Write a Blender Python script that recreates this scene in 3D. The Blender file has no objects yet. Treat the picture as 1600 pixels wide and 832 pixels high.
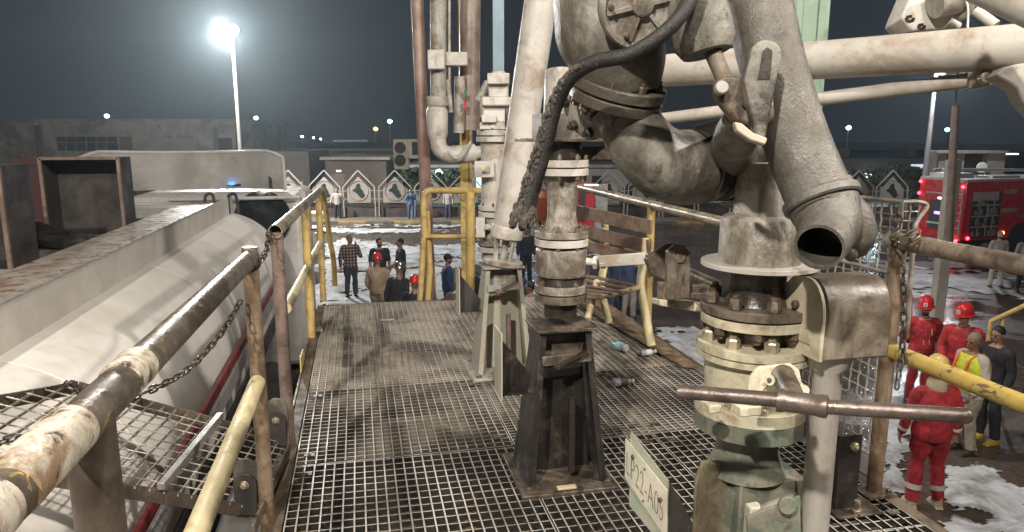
import bpy, bmesh, math, random
from mathutils import Vector, Matrix, noise
random.seed(7)
V = Vector
R = math.radians
PI = math.pi
sc = bpy.context.scene
COL = sc.collection

# ------------------------------------------------------------------ camera
F = 1100.0
YAW, PITCH = R(12.3), R(10.4)
CZ = 1.6
GZ = -2.8
CAM = V((0, 0, CZ))
RIGHT = V((math.cos(YAW), -math.sin(YAW), 0))
FWDH = V((math.sin(YAW), math.cos(YAW), 0))
FWD = FWDH * math.cos(PITCH) + V((0, 0, -math.sin(PITCH)))
UP = RIGHT.cross(FWD)
cam = bpy.data.cameras.new('camera')
cam.sensor_width = 36
cam.lens = F / 1600 * 36
cam.clip_start = 0.02
cam.clip_end = 2000
camo = bpy.data.objects.new('camera', cam)
COL.objects.link(camo)
camo.location = CAM
camo.rotation_euler = (PI / 2 - PITCH, 0, -YAW)
sc.camera = camo

def ray(u, v): return FWD + RIGHT * ((u - 800) / F) + UP * ((416 - v) / F)
def at(u, v, d): return CAM + ray(u, v) * d
def atz(u, v, z):
    r = ray(u, v); return CAM + r * ((z - CZ) / r.z)
def atD(u, v, D):
    r = ray(u, v); return CAM + r * (D / r.dot(FWDH))
def atx(u, v, x):
    r = ray(u, v); return CAM + r * (x / r.x)
def aty(u, v, y):
    r = ray(u, v); return CAM + r * (y / r.y)
def zat(v, D): return CZ - D * math.tan(math.atan((v - 416) / F) + PITCH)
def proj(p):
    q = p - CAM; d = q.dot(FWD)
    return (800 + F * q.dot(RIGHT) / d, 416 - F * q.dot(UP) / d) if d > .01 else (-9999, -9999)

# ------------------------------------------------------------------ world + lights
w = bpy.data.worlds.new('World'); sc.world = w; w.use_nodes = True
nt = w.node_tree; nt.nodes.clear()
out = nt.nodes.new('ShaderNodeOutputWorld'); bg = nt.nodes.new('ShaderNodeBackground')
tc = nt.nodes.new('ShaderNodeTexCoord'); sep = nt.nodes.new('ShaderNodeSeparateXYZ')
rmp = nt.nodes.new('ShaderNodeValToRGB')
rmp.color_ramp.elements[0].position = 0.0; rmp.color_ramp.elements[0].color = (.024, .028, .034, 1)
rmp.color_ramp.elements[1].position = .5; rmp.color_ramp.elements[1].color = (.015, .017, .022, 1)
nt.links.new(tc.outputs['Generated'], sep.inputs[0]); nt.links.new(sep.outputs['Z'], rmp.inputs[0])
nt.links.new(rmp.outputs[0], bg.inputs[0]); bg.inputs[1].default_value = 1.0
nt.links.new(bg.outputs[0], out.inputs[0])
sc.view_settings.view_transform = 'Standard'
sc.view_settings.look = 'None'
sc.view_settings.exposure = 0
sc.view_settings.gamma = 1
sc.render.engine = 'CYCLES'
sc.cycles.use_denoising = True
sc.cycles.max_bounces = 6
sc.cycles.diffuse_bounces = 3
sc.cycles.glossy_bounces = 3
sc.cycles.transparent_max_bounces = 12
sc.cycles.volume_bounces = 0
sc.cycles.sample_clamp_indirect = 4
sc.cycles.caustics_reflective = False
sc.cycles.caustics_refractive = False
sc.cycles.use_light_tree = True

def area(name, loc, tgt, size, power, col):
    l = bpy.data.lights.new(name, 'AREA'); l.shape = 'DISK'; l.size = size; l.energy = power; l.color = col
    o = bpy.data.objects.new(name, l); COL.objects.link(o)
    o.location = loc; o.rotation_euler = (V(tgt) - V(loc)).to_track_quat('-Z', 'Y').to_euler()
    return o
def point(name, loc, rad, power, col):
    l = bpy.data.lights.new(name, 'POINT'); l.shadow_soft_size = rad; l.energy = power; l.color = col
    o = bpy.data.objects.new(name, l); COL.objects.link(o); o.location = loc
    return o
# two loading bay floodlights under the canopy, then two area lights added as fill
WARM = (1.0, .92, .82)
FLOODS_AND_FILLS = [((-2.6, -2.6, 5.4), (.3, 3.5, .3), .2, 720, WARM),
          ((5.4, -.6, 5.0), (-.8, 4.0, .3), .25, 520, WARM),
          ((.6, -2.2, 6.6), (.8, 3.4, 0), .35, 400, WARM),  # unseen area light added to lift the dark parts of the platform
          ((3.5, 8.5, 8.5), (14, 22, -2.8), .6, 1250, (1, .93, .86))]  # unseen area light added to brighten the fire engine and right-hand yard
for i, (a, b, s, p, c) in enumerate(FLOODS_AND_FILLS): area('flood_or_fill_light', a, b, s, p, c)

# ------------------------------------------------------------------ materials
def srgb(r, g, b):
    f = lambda c: ((c / 255 + .055) / 1.055) ** 2.4 if c > 10 else c / 255 / 12.92
    return (f(r), f(g), f(b), 1)

MATS = {}
def surf(name, base, rough=.5, metal=0, dirt=None, damt=.35, rust=None, ramt=0.0, scale=6, bump=.15, bscale=60, streak=True, spec=.5, detail=8, chips=None, camt=0.0, speck=0.0):
    """weathered paint or metal: base colour, soft dirt, rust spots, chipped coat, fine relief"""
    if name in MATS: return MATS[name]
    m = bpy.data.materials.new(name); m.use_nodes = True; n = m.node_tree; L = n.links; N = n.nodes
    b = N['Principled BSDF']; tc0 = N.new('ShaderNodeTexCoord'); oi = N.new('ShaderNodeObjectInfo'); va = N.new('ShaderNodeVectorMath'); va.operation = 'ADD'
    L.new(tc0.outputs['Object'], va.inputs[0]); L.new(oi.outputs['Location'], va.inputs[1])
    class tc: outputs = {'Object': va.outputs[0]}
    def no(sc_, det, rg=.6, vec=None, dist=0):
        t = N.new('ShaderNodeTexNoise'); t.inputs['Scale'].default_value = sc_; t.inputs['Detail'].default_value = det
        t.inputs['Roughness'].default_value = rg; t.inputs['Distortion'].default_value = dist
        L.new(vec or tc.outputs['Object'], t.inputs['Vector']); return t.outputs['Fac']
    def ramp(fac, a, c):
        r = N.new('ShaderNodeMapRange'); r.clamp = True; r.interpolation_type = 'SMOOTHSTEP'
        r.inputs['From Min'].default_value = a; r.inputs['From Max'].default_value = c
        L.new(fac, r.inputs['Value']); return r.outputs['Result']
    def mix(fac, a, c):
        x = N.new('ShaderNodeMix'); x.data_type = 'RGBA'
        L.new(fac, x.inputs['Factor'])
        for s, v_ in (('A', a), ('B', c)):
            i = [k for k in x.inputs if k.name == s and k.type == 'RGBA'][0]
            if isinstance(v_, tuple): i.default_value = v_
            else: L.new(v_, i)
        return [k for k in x.outputs if k.type == 'RGBA'][0]
    base4 = tuple(base) if len(base) == 4 else tuple(base) + (1,)
    lo = tuple(c * .78 for c in base4[:3]) + (1,)
    col = mix(ramp(no(scale * .6, 4), .3, .7), lo, base4)
    rv = ramp(no(scale * 2.2, 6), .3, .7)
    if dirt:
        d4 = tuple(dirt)[:3] + (1,)
        c0 = .72 - damt * .5
        col = mix(ramp(no(scale, detail, .68, dist=.4), c0 - .08, c0 + .16), col, d4)
        if streak:
            mp = N.new('ShaderNodeMapping'); mp.inputs['Scale'].default_value = (5, 5, .6); L.new(tc.outputs['Object'], mp.inputs['Vector'])
            c1 = .78 - damt * .45
            col = mix(ramp(no(scale * .9, 6, .6, mp.outputs[0]), c1 - .06, c1 + .2), col, d4)
        col = mix(ramp(no(scale * 12, 6, .7), .56, .8), col, d4)
    if chips:
        c2 = .74 - camt * .5
        col = mix(ramp(no(scale * 2.1, 10, .72, dist=.8), c2 - .015, c2 + .015), col, tuple(chips)[:3] + (1,))
    if rust:
        r4 = tuple(rust)[:3] + (1,); c2 = .76 - ramt * .5
        rn = no(scale * 1.7, 10, .7, dist=.3)
        col = mix(ramp(rn, c2 - .05, c2 + .06), col, r4)
    if speck:      # fine scuffs: pale scratches and dark pits
        mp2 = N.new('ShaderNodeMapping'); mp2.inputs['Scale'].default_value = (1, 1.3, .28); mp2.inputs['Rotation'].default_value = (.5, .3, .8); L.new(tc.outputs['Object'], mp2.inputs['Vector'])
        f1 = N.new('ShaderNodeMath'); f1.operation = 'MULTIPLY'; f1.inputs[1].default_value = speck * .38; L.new(ramp(no(260, 6, .8, mp2.outputs[0]), .52, .70), f1.inputs[0])
        col = mix(f1.outputs[0], col, tuple(min(.75, c * 1.9 + .05) for c in base4[:3]) + (1,))
        f2 = N.new('ShaderNodeMath'); f2.operation = 'MULTIPLY'; f2.inputs[1].default_value = speck; L.new(ramp(no(60, 8, .8, None, .6), .55, .68), f2.inputs[0])
        col = mix(f2.outputs[0], col, (.035, .028, .021, 1))
    L.new(col, b.inputs['Base Color'])
    rr = N.new('ShaderNodeMapRange'); rr.inputs['To Min'].default_value = max(.05, rough - .12); rr.inputs['To Max'].default_value = min(1, rough + .15)
    L.new(rv, rr.inputs['Value']); L.new(rr.outputs['Result'], b.inputs['Roughness'])
    b.inputs['Metallic'].default_value = metal
    b.inputs['Specular IOR Level'].default_value = spec
    if bump:
        bm_ = N.new('ShaderNodeBump'); bm_.inputs['Strength'].default_value = bump; bm_.inputs['Distance'].default_value = .01
        L.new(no(bscale, 6, .65), bm_.inputs['Height']); L.new(bm_.outputs[0], b.inputs['Normal'])
    MATS[name] = m; return m
def flat(name, col, rough=.6, metal=0, bump=0, bscale=80, spec=.4):
    return surf(name, col, rough, metal, None, bump=bump, bscale=bscale, spec=spec)
def emis(name, col, st):
    if name in MATS: return MATS[name]
    m = bpy.data.materials.new(name); m.use_nodes = True; b = m.node_tree.nodes['Principled BSDF']
    b.inputs['Base Color'].default_value = (.1, .1, .1, 1)
    b.inputs['Emission Color'].default_value = tuple(col) + (1,); b.inputs['Emission Strength'].default_value = st
    MATS[name] = m; return m

BRN = (.05, .033, .02); RUST = (.13, .052, .02); GRIME = (.085, .062, .042); BLACKG = (.018, .015, .013)
M = dict(
 greypaint=surf('worn_grey_paint', (.39, .37, .33), .5, 0, (.14, .10, .065), .42, RUST, .12, 7, .12, speck=.3),
 palegrey=surf('pale_grey_paint', (.49, .465, .42), .5, 0, (.24, .19, .14), .36, RUST, .07, 6, .1, speck=.25),
 armpaint=surf('cream_arm_paint', (.48, .45, .40), .45, 0, (.27, .21, .155), .34, BRN, .16, 5, .1, speck=.22),
 castgrey=surf('grimy_cast_steel', (.235, .225, .19), .48, .0, (.065, .055, .042), .58, (.028, .023, .018), .30, 5.0, .35, 45, speck=.55),
 castlight=surf('cast_aluminium', (.40, .375, .33), .5, .2, (.13, .105, .075), .52, BRN, .10, 8, .35, 70, speck=.5),
 nozzle=surf('scratched_aluminium', (.145, .136, .12), .48, .2, (.078, .068, .055), .55, (.05, .042, .034), .26, 8, .3, 150, speck=.8),
 cream=surf('cream_valve_paint', (.52, .48, .35), .42, 0, (.16, .115, .065), .35, (.07, .045, .025), .16, 9, .1, speck=.22),
 greenold=surf('weathered_green_paint', (.105, .122, .09), .6, 0, (.18, .165, .125), .42, (.06, .05, .035), .30, 9, .3, 50),
 greenpale=surf('chalky_green_paint', (.31, .34, .27), .6, 0, (.38, .34, .27), .60, RUST, .08, 7, .15),
 greencol=surf('light_green_steel', (.22, .31, .23), .5, 0, (.12, .16, .11), .3, scale=3, bump=.05),
 black=surf('oily_black_paint', (.022, .019, .017), .38, 0, (.09, .07, .05), .25, (.05, .03, .02), .1, 9, .25, 60),
 oil=surf('oil_soaked_steel', (.03, .025, .02), .3, .1, (.10, .075, .05), .25, bump=.2),
 steel=surf('bare_grimy_steel', (.22, .18, .14), .42, .4, (.06, .045, .03), .5, RUST, .14, 10, .2, 80),
 zinc=surf('shiny_zinc_bolt', (.55, .48, .36), .35, .6, (.15, .11, .07), .35, scale=30, bump=.1),
 boltold=surf('oxidised_bolt', (.20, .15, .105), .5, .2, (.06, .042, .03), .5, (.11, .06, .035), .2, 30, .3),
 grate=surf('galvanised_grating', (.60, .575, .52), .42, .2, (.13, .105, .08), .40, (.035, .026, .018), .12, 1.6, .2, 120, streak=False),
 yellow=surf('worn_yellow_paint', (.56, .405, .15), .45, 0, (.26, .175, .07), .38, (.10, .06, .03), .1, 8, .08),
 yelchip=surf('flaking_yellow_rail', (.20, .145, .085), .4, .3, (.08, .055, .035), .45, None, 0, 6, .2, 60, chips=(.55, .36, .07), camt=.30),
 railbare=surf('flaking_rail_steel', (.38, .32, .23), .38, .15, (.11, .08, .05), .45, None, 0, 8, .2, 60, chips=(.55, .40, .12), camt=.2),
 railgrey=surf('rubbed_rail_paint', (.46, .41, .32), .4, .1, (.10, .075, .05), .42, (.06, .045, .03), .18, 9, .3, 60),
 post=surf('rust_grey_post', (.25, .185, .125), .5, .2, (.10, .062, .035), .5, RUST, .2, 9, .25),
 paleyel=surf('faded_yellow_pipe', (.58, .50, .30), .5, 0, (.34, .26, .14), .35, (.15, .10, .06), .06, 9, .08),
 maroon=surf('maroon_pipe_paint', (.27, .15, .13), .5, 0, (.33, .25, .20), .45, (.10, .06, .05), .1, 3, .08),
 tankwhite=surf('dusty_white_tank', (.72, .69, .64), .62, 0, (.56, .51, .45), .34, None, 0, 1.2, .03, 20, spec=.25),
 coaming=surf('coaming_grey_cream', (.66, .62, .56), .5, 0, (.48, .43, .37), .38, BRN, .03, 2.4, .03),
 ledge=surf('rust_ledge', (.48, .43, .37), .3, .15, (.26, .18, .12), .40, (.17, .075, .035), .36, 5, .3, 40, streak=False),
 redstripe=surf('red_tank_stripe', (.19, .02, .024), .35, 0, (.20, .06, .05), .25, scale=3, bump=.03),
 cabwhite=surf('truck_cab_white', (.56, .55, .52), .35, 0, (.40, .37, .32), .35, scale=2, bump=.03),
 dark=surf('dark_rubber', (.02, .02, .02), .6, 0, (.05, .045, .04), .4, bump=.2),
 darksteel=surf('dark_box_steel', (.045, .042, .04), .45, .2, (.09, .07, .055), .4, RUST, .06, 3, .05),
 rustedge=surf('rusty_pink_edge', (.25, .18, .15), .6, 0, (.12, .085, .065), .5, RUST, .2, 6, .1),
 hose=surf('black_rope_hose', (.016, .014, .013), .55, 0, (.08, .07, .055), .20, None, 0, 40, .35, 220, streak=False),
 fire=surf('fire_engine_red', (.42, .012, .02), .25, 0, (.25, .03, .03), .2, scale=2, bump=.0),
 firedark=flat('locker_dark', (.03, .025, .03), .5),
 silver=flat('truck_silver', (.5, .5, .5), .35, .5),
 whitep=surf('off_white_board', (.30, .28, .25), .6, 0, (.22, .19, .16), .5, scale=1.4, bump=.03),
 frameW=surf('off_white_frame', (.32, .30, .28), .5, 0, (.3, .27, .23), .3, scale=3, bump=.0),
 iraqgreen=flat('emblem_green', (.007, .017, .012), .7),
 concrete=surf('stained_concrete', (.31, .255, .205), .85, 0, (.13, .11, .09), .5, scale=.5, bump=.2, bscale=6),
 concdark=surf('dark_concrete', (.15, .12, .10), .85, 0, (.08, .065, .05), .5, scale=.4, bump=.2, bscale=6),
 kerbY=surf('kerb_yellow', (.42, .29, .09), .7, 0, (.2, .15, .08), .4, scale=3),
 kerbB=surf('kerb_grey_black', (.10, .10, .10), .7, 0, (.18, .15, .12), .4, scale=3),
 pole=surf('mast_paint', (.26, .26, .255), .5, .1, (.18, .17, .16), .3, scale=2, bump=.0),
 wood=surf('bench_slat_wood', (.27, .195, .155), .35, 0, (.14, .09, .065), .45, (.30, .25, .21), .2, 10, .15),
 plate=surf('cream_sign_plate', (.52, .47, .38), .5, 0, (.33, .36, .27), .4, RUST, .06, 9, .06),
 ink=flat('faded_lettering', (.17, .15, .12), .7),
 boxbr=surf('oxidised_box_lid', (.24, .205, .16), .4, .1, (.07, .052, .036), .5, (.10, .075, .05), .2, 7, .2, 50),
 boxcream=surf('box_cream_end', (.50, .45, .33), .5, 0, (.3, .24, .16), .35, scale=9),
 chain=surf('rusty_chain_steel', (.11, .09, .07), .4, .6, (.05, .035, .025), .4, RUST, .15, 20, .1),
 galv=surf('galvanised_pipe', (.36, .35, .35), .35, .5, (.2, .18, .16), .4, scale=6, bump=.1),
 glass=flat('dark_glass', (.02, .025, .03), .08, 0),
 skin=flat('skin', (.30, .165, .105), .55), skind=flat('skin_tan', (.22, .115, .07), .55),
 hair=flat('black_hair', (.012, .010, .009), .6), greyhair=flat('short_grey_hair', (.20, .15, .12), .7),
)
def cloth(name, col, bs=14, b=.55): return surf(name, col, .8, 0, tuple(c * .7 for c in col[:3]), .3, scale=5, bump=b, bscale=bs, streak=False)

# ------------------------------------------------------------------ mesh builder
def frame(d):
    d = d.normalized(); a = V((0, 0, 1)) if abs(d.z) < .95 else V((1, 0, 0))
    x = a.cross(d).normalized(); return x, d.cross(x), d
def smooth_path(pts, n=6, rad=None):
    """Catmull-Rom through points (and radii)"""
    P = [V(p) for p in pts]; rad = rad or [1] * len(P); o = []; r = []
    for i in range(len(P) - 1):
        p0 = P[max(i - 1, 0)]; p1 = P[i]; p2 = P[i + 1]; p3 = P[min(i + 2, len(P) - 1)]
        for k in range(n):
            t = k / n
            o.append(.5 * ((2 * p1) + (p2 - p0) * t + (2 * p0 - 5 * p1 + 4 * p2 - p3) * t * t + (3 * p1 - p0 - 3 * p2 + p3) * t ** 3))
            s = t * t * (3 - 2 * t); r.append(rad[i] * (1 - s) + rad[i + 1] * s)
    o.append(P[-1]); r.append(rad[-1]); return o, r
class Bag(list):
    'several like pieces, each built as an object of its own'
    def new(s):
        m = MB(); s.append(m); return m
    def build(s, name, mat, parent, **k):
        for m in s: m.build(name, mat, parent, **k)
class MB:
    def __init__(s): s.v = []; s.f = []
    def add(s, vs, fs):
        k = len(s.v); s.v += [V(p) for p in vs]; s.f += [tuple(i + k for i in f) for f in fs]; return s
    def box(s, c, d, rot=None):
        c = V(c); h = V(d) / 2; rot = rot or Matrix.Identity(3)
        vs = [c + rot @ V((x * h.x, y * h.y, z * h.z)) for z in (-1, 1) for y in (-1, 1) for x in (-1, 1)]
        return s.add(vs, [(0, 2, 3, 1), (4, 5, 7, 6), (0, 1, 5, 4), (2, 6, 7, 3), (0, 4, 6, 2), (1, 3, 7, 5)])
    def bar(s, p, q, w_, h_, up=(0, 0, 1)):
        p = V(p); q = V(q); d = (q - p); L_ = d.length; y = d.normalized(); x = y.cross(V(up))
        if x.length < .01: x = y.cross(V((1, 0, 0)))
        x.normalize(); z = x.cross(y)
        return s.box((p + q) / 2, (w_, L_, h_), Matrix((x, y, z)).transposed())
    def sweep(s, pts, rad, n=20, cap=True, closed=False, sq=1.0):
        P = [V(p) for p in pts]; m = len(P)
        if not hasattr(rad, '__len__'): rad = [rad] * m
        x, y, _ = frame(P[1] - P[0]); vs = []; last = (P[1] - P[0]).normalized()
        for i in range(m):
            if i == 0: t = P[1] - P[0]
            elif i == m - 1: t = P[-1] - P[-2]
            else: t = (P[i + 1] - P[i]).normalized() + (P[i] - P[i - 1]).normalized()
            if t.length < 1e-9: t = last
            t = t.normalized(); q = last.rotation_difference(t); x = q @ x; y = q @ y; last = t
            for k in range(n):
                a = 2 * PI * k / n; vs.append(P[i] + (x * math.cos(a) + y * math.sin(a) * sq) * rad[i])
        fs = [(i * n + k, i * n + (k + 1) % n, (i + 1) * n + (k + 1) % n, (i + 1) * n + k) for i in range(m - 1) for k in range(n)]
        if cap: fs += [tuple(range(n - 1, -1, -1)), tuple((m - 1) * n + k for k in range(n))]
        return s.add(vs, fs)
    def cyl(s, p, q, r, r2=None, n=24, cap=True): return s.sweep([p, q], [r, r if r2 is None else r2], n, cap)
    def pipe(s, pts, r, wall, n=28, rads=None):
        """open tube with a wall"""
        rads = rads or [r] * len(pts)
        s.sweep(pts, rads, n, False); k = len(s.v) - len(pts) * n
        s.sweep(pts, [a - wall for a in rads], n, False); k2 = len(s.v) - len(pts) * n
        e = (len(pts) - 1) * n
        nf = len(pts) - 1
        s.f[-nf * n:] = [tuple(reversed(f)) for f in s.f[-nf * n:]]
        s.f += [(k + e + a, k + e + (a + 1) % n, k2 + e + (a + 1) % n, k2 + e + a) for a in range(n)]
        s.f += [(k + (a + 1) % n, k + a, k2 + a, k2 + (a + 1) % n) for a in range(n)]
        return s
    def lathe(s, prof, c, axis=(0, 0, 1), n=40):
        """prof: list of (r, h) from the bottom to the top"""
        c = V(c); x, y, d = frame(V(axis)); vs = []
        for r, h in prof:
            for k in range(n):
                a = 2 * PI * k / n; vs.append(c + d * h + (x * math.cos(a) + y * math.sin(a)) * max(r, 1e-4))
        m = len(prof)
        fs = [(i * n + k, i * n + (k + 1) % n, (i + 1) * n + (k + 1) % n, (i + 1) * n + k) for i in range(m - 1) for k in range(n)]
        fs += [tuple(range(n - 1, -1, -1)), tuple((m - 1) * n + k for k in range(n))]
        return s.add(vs, fs)
    def disc(s, c, axis, r, t, n=40, ch=.002):
        return s.lathe([(r - ch, -t / 2), (r, -t / 2 + ch), (r, t / 2 - ch), (r - ch, t / 2)], c, axis, n)
    def hexb(s, c, axis, r, h):
        return s.lathe([(r, 0), (r, h * .85), (r * .82, h)], c, axis, 6)
    def prism(s, pts, vec):
        P = [V(p) for p in pts]; n = len(P); vec = V(vec)
        return s.add(P + [p + vec for p in P], [tuple(range(n - 1, -1, -1)), tuple(range(n, 2 * n))] + [(k, (k + 1) % n, n + (k + 1) % n, n + k) for k in range(n)])
    def ball(s, c, r, n=16, m=10, rot=None):
        c = V(c); r = V(r) if hasattr(r, '__len__') else V((r, r, r)); vs = []; fs = []
        rot = rot or Matrix.Identity(3)
        for i in range(m + 1):
            th = PI * i / m
            for k in range(n):
                a = 2 * PI * k / n
                vs.append(c + rot @ V((r.x * math.sin(th) * math.cos(a), r.y * math.sin(th) * math.sin(a), -r.z * math.cos(th))))
        for i in range(m):
            for k in range(n): fs.append((i * n + k, i * n + (k + 1) % n, (i + 1) * n + (k + 1) % n, (i + 1) * n + k))
        return s.add(vs, fs)
    def torus(s, c, axis, R_, r, n=24, m=8, stretch=None):
        c = V(c); x, y, d = frame(V(axis)); vs = []; fs = []
        for i in range(n):
            a = 2 * PI * i / n; e = x * math.cos(a) + y * math.sin(a)
            for j in range(m):
                b = 2 * PI * j / m; vs.append(c + e * (R_ + r * math.cos(b)) + d * r * math.sin(b))
        for i in range(n):
            for j in range(m): fs.append((i * m + j, ((i + 1) % n) * m + j, ((i + 1) % n) * m + (j + 1) % m, i * m + (j + 1) % m))
        return s.add(vs, fs)
    def link(s, c, d, side, L_=.022, w_=.008, r=.0032):
        """one oval chain link: long axis d, flat side across 'side'"""
        c = V(c); d = V(d).normalized(); e = d.cross(V(side))
        if e.length < .01: e = d.cross(V((1, 0, 0)))
        e.normalize(); pts = []
        for i in range(14):
            a = 2 * PI * i / 14; sx = math.cos(a) * w_; pts.append((c + e * sx + d * (math.sin(a) * w_ + (L_ * .5 if math.sin(a) > .01 else -L_ * .5 if math.sin(a) < -.01 else 0))))
        nrm = d.cross(e); k = len(s.v); m = 6
        for i in range(14):
            t = (pts[(i + 1) % 14] - pts[i - 1]).normalized(); o_ = t.cross(nrm)
            for j in range(m):
                b = 2 * PI * j / m; s.v.append(pts[i] + o_ * r * math.cos(b) + nrm * r * math.sin(b))
        for i in range(14):
            for j in range(m): s.f.append((k + i * m + j, k + ((i + 1) % 14) * m + j, k + ((i + 1) % 14) * m + (j + 1) % m, k + i * m + (j + 1) % m))
    def mesh(s, name, org=V((0, 0, 0)), ang=34):
        me = bpy.data.meshes.new(name); me.from_pydata([tuple(p - org) for p in s.v], [], s.f); me.validate()
        for p in me.polygons: p.use_smooth = True
        bm_ = bmesh.new(); bm_.from_mesh(me); bmesh.ops.recalc_face_normals(bm_, faces=bm_.faces); bm_.to_mesh(me); bm_.free()
        me.set_sharp_from_angle(angle=R(ang)); return me
    def build(s, name, mat, parent=None, bevel=0, ang=34, label=None, loc=None):
        org = V((0, 0, 0))
        if parent is not None:
            q = parent
            while q: org = org + V(q.location); q = q.parent
        me = s.mesh(name, org if loc is None else V(loc), ang)
        o = bpy.data.objects.new(name, me); COL.objects.link(o)
        if mat: me.materials.append(mat)
        if parent is not None: o.parent = parent
        elif loc is not None: o.location = loc
        if bevel:
            b = o.modifiers.new('edge', 'BEVEL'); b.width = bevel; b.segments = 2; b.limit_method = 'ANGLE'; b.angle_limit = R(40); b.harden_normals = False
        if label: o['label'] = label
        return o
def tag(o, label, cat, group=None, kind=None):
    o['label'] = label; o['category'] = cat
    if group: o['group'] = group
    if kind: o['kind'] = kind
    return o
def thing(name, label, cat, loc, group=None):
    o = bpy.data.objects.new(name, None); COL.objects.link(o); o.location = loc; o.empty_display_size = .1
    return tag(o, label, cat, group)
def struct(o, label=None):
    o['kind'] = 'structure'
    if label: o['label'] = label
    return o
def copy_tree(o, parent=None):
    c = o.copy(); COL.objects.link(c)
    if parent: c.parent = parent
    for ch in list(o.children): copy_tree(ch, c)
    return c
def chain(path, mb=None, L_=.026, w_=.008, r=.0032):
    mb = mb or MB(); P, _ = smooth_path(path, 24)
    step = L_ + 2 * w_ - 2 * r - .001; acc = 0; k = 0; prev = P[0]
    for a, b in zip(P[:-1], P[1:]):
        seg = (b - a).length
        while acc <= seg:
            c = a + (b - a) * (acc / seg if seg else 0); d = (b - a)
            x, y, _ = frame(d); tw = .35 * math.sin(k * .7)
            mb.link(c, d, (x + y * tw) if k % 2 else (y - x * tw), L_, w_, r); k += 1; acc += step
        acc -= seg
    return mb
# ------------------------------------------------------------------ ground, road, pavement
def Gp(u, v, z=GZ): return atz(u, v, z)
gm = MB()
gm.add([(-400, -60, GZ), (400, -60, GZ), (400, 600, GZ), (-400, 600, GZ)], [(0, 1, 2, 3)])
def ground_mat():
    m = bpy.data.materials.new('wet_oily_asphalt'); m.use_nodes = True; n = m.node_tree; N = n.nodes; L = n.links; b = N['Principled BSDF']
    tc = N.new('ShaderNodeTexCoord')
    def no(s, d, r=.6, di=0):
        t = N.new('ShaderNodeTexNoise'); t.inputs['Scale'].default_value = s; t.inputs['Detail'].default_value = d; t.inputs['Roughness'].default_value = r
        t.inputs['Distortion'].default_value = di; L.new(tc.outputs['Object'], t.inputs['Vector']); return t.outputs['Fac']
    def ramp(f, els):
        r = N.new('ShaderNodeValToRGB'); e = r.color_ramp.elements; e[0].position, e[0].color = els[0]; e[1].position, e[1].color = els[-1]
        for p, c in els[1:-1]: x = e.new(p); x.color = c
        L.new(f, r.inputs[0]); return r.outputs[0]
    c1 = ramp(no(.35, 10, .65, .6), [(.3, (.035, .028, .022, 1)), (.5, (.085, .066, .052, 1)), (.72, (.14, .115, .095, 1))])
    c2 = ramp(no(9, 8, .7), [(.3, (.55, .55, .55, 1)), (.7, (1.2, 1.2, 1.2, 1))])
    mx = N.new('ShaderNodeMix'); mx.data_type = 'RGBA'; mx.blend_type = 'MULTIPLY'; mx.inputs['Factor'].default_value = 1
    i = [k for k in mx.inputs if k.type == 'RGBA']; L.new(c1, i[0]); L.new(c2, i[1])
    L.new([k for k in mx.outputs if k.type == 'RGBA'][0], b.inputs['Base Color'])
    r = ramp(no(.55, 6, .6, .3), [(.46, (.06, .06, .06, 1)), (.60, (.5, .5, .5, 1))]); L.new(r, b.inputs['Roughness'])
    bp = N.new('ShaderNodeBump'); bp.inputs['Strength'].default_value = .35; bp.inputs['Distance'].default_value = .02
    L.new(no(14, 8, .7), bp.inputs['Height'])
    L.new(bp.outputs[0], b.inputs['Normal']); return m
struct(gm.build('ground', ground_mat()), 'wet oily asphalt yard')

# kerb: in front of the far pavement, at right angles to the view
def K(s, D, z): return CAM + FWDH * D + RIGHT * s + V((0, 0, z - CZ))
DK = 36.0
kb = MB(); ky = MB(); x = -22.0; i = 0
ROTV = Matrix((RIGHT, FWDH, V((0, 0, 1)))).transposed()
while x < 34:
    mb = ky if i % 2 else kb
    mb.box(K(x + .72, DK, GZ + .065), (1.44, .18, .15), ROTV); x += 1.45; i += 1
struct(kb.build('kerb_dark_segments', M['kerbB'], bevel=.015)); struct(ky.build('kerb_yellow_segments', M['kerbY'], bevel=.015))
pv = MB(); pv.add([K(-60, DK + .1, GZ + .12), K(80, DK + .1, GZ + .12), K(80, DK + 1.9, GZ + .12), K(-60, DK + 1.9, GZ + .12)], [(0, 1, 2, 3)])
struct(pv.build('pavement', surf('sandy_pavement', (.20, .165, .13), .8, 0, (.12, .09, .07), .5, scale=.8, bump=.2, bscale=10)))
pv = MB(); pv.add([K(-60, DK + 1.9, GZ + .124), K(80, DK + 1.9, GZ + .124), K(80, DK + 9, GZ + .124), K(-60, DK + 9, GZ + .124)], [(0, 1, 2, 3)])
struct(pv.build('planting_strip', surf('red_brown_earth', (.075, .045, .034), .9, 0, (.04, .03, .02), .5, scale=1.5, bump=.4, bscale=10)))

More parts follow.
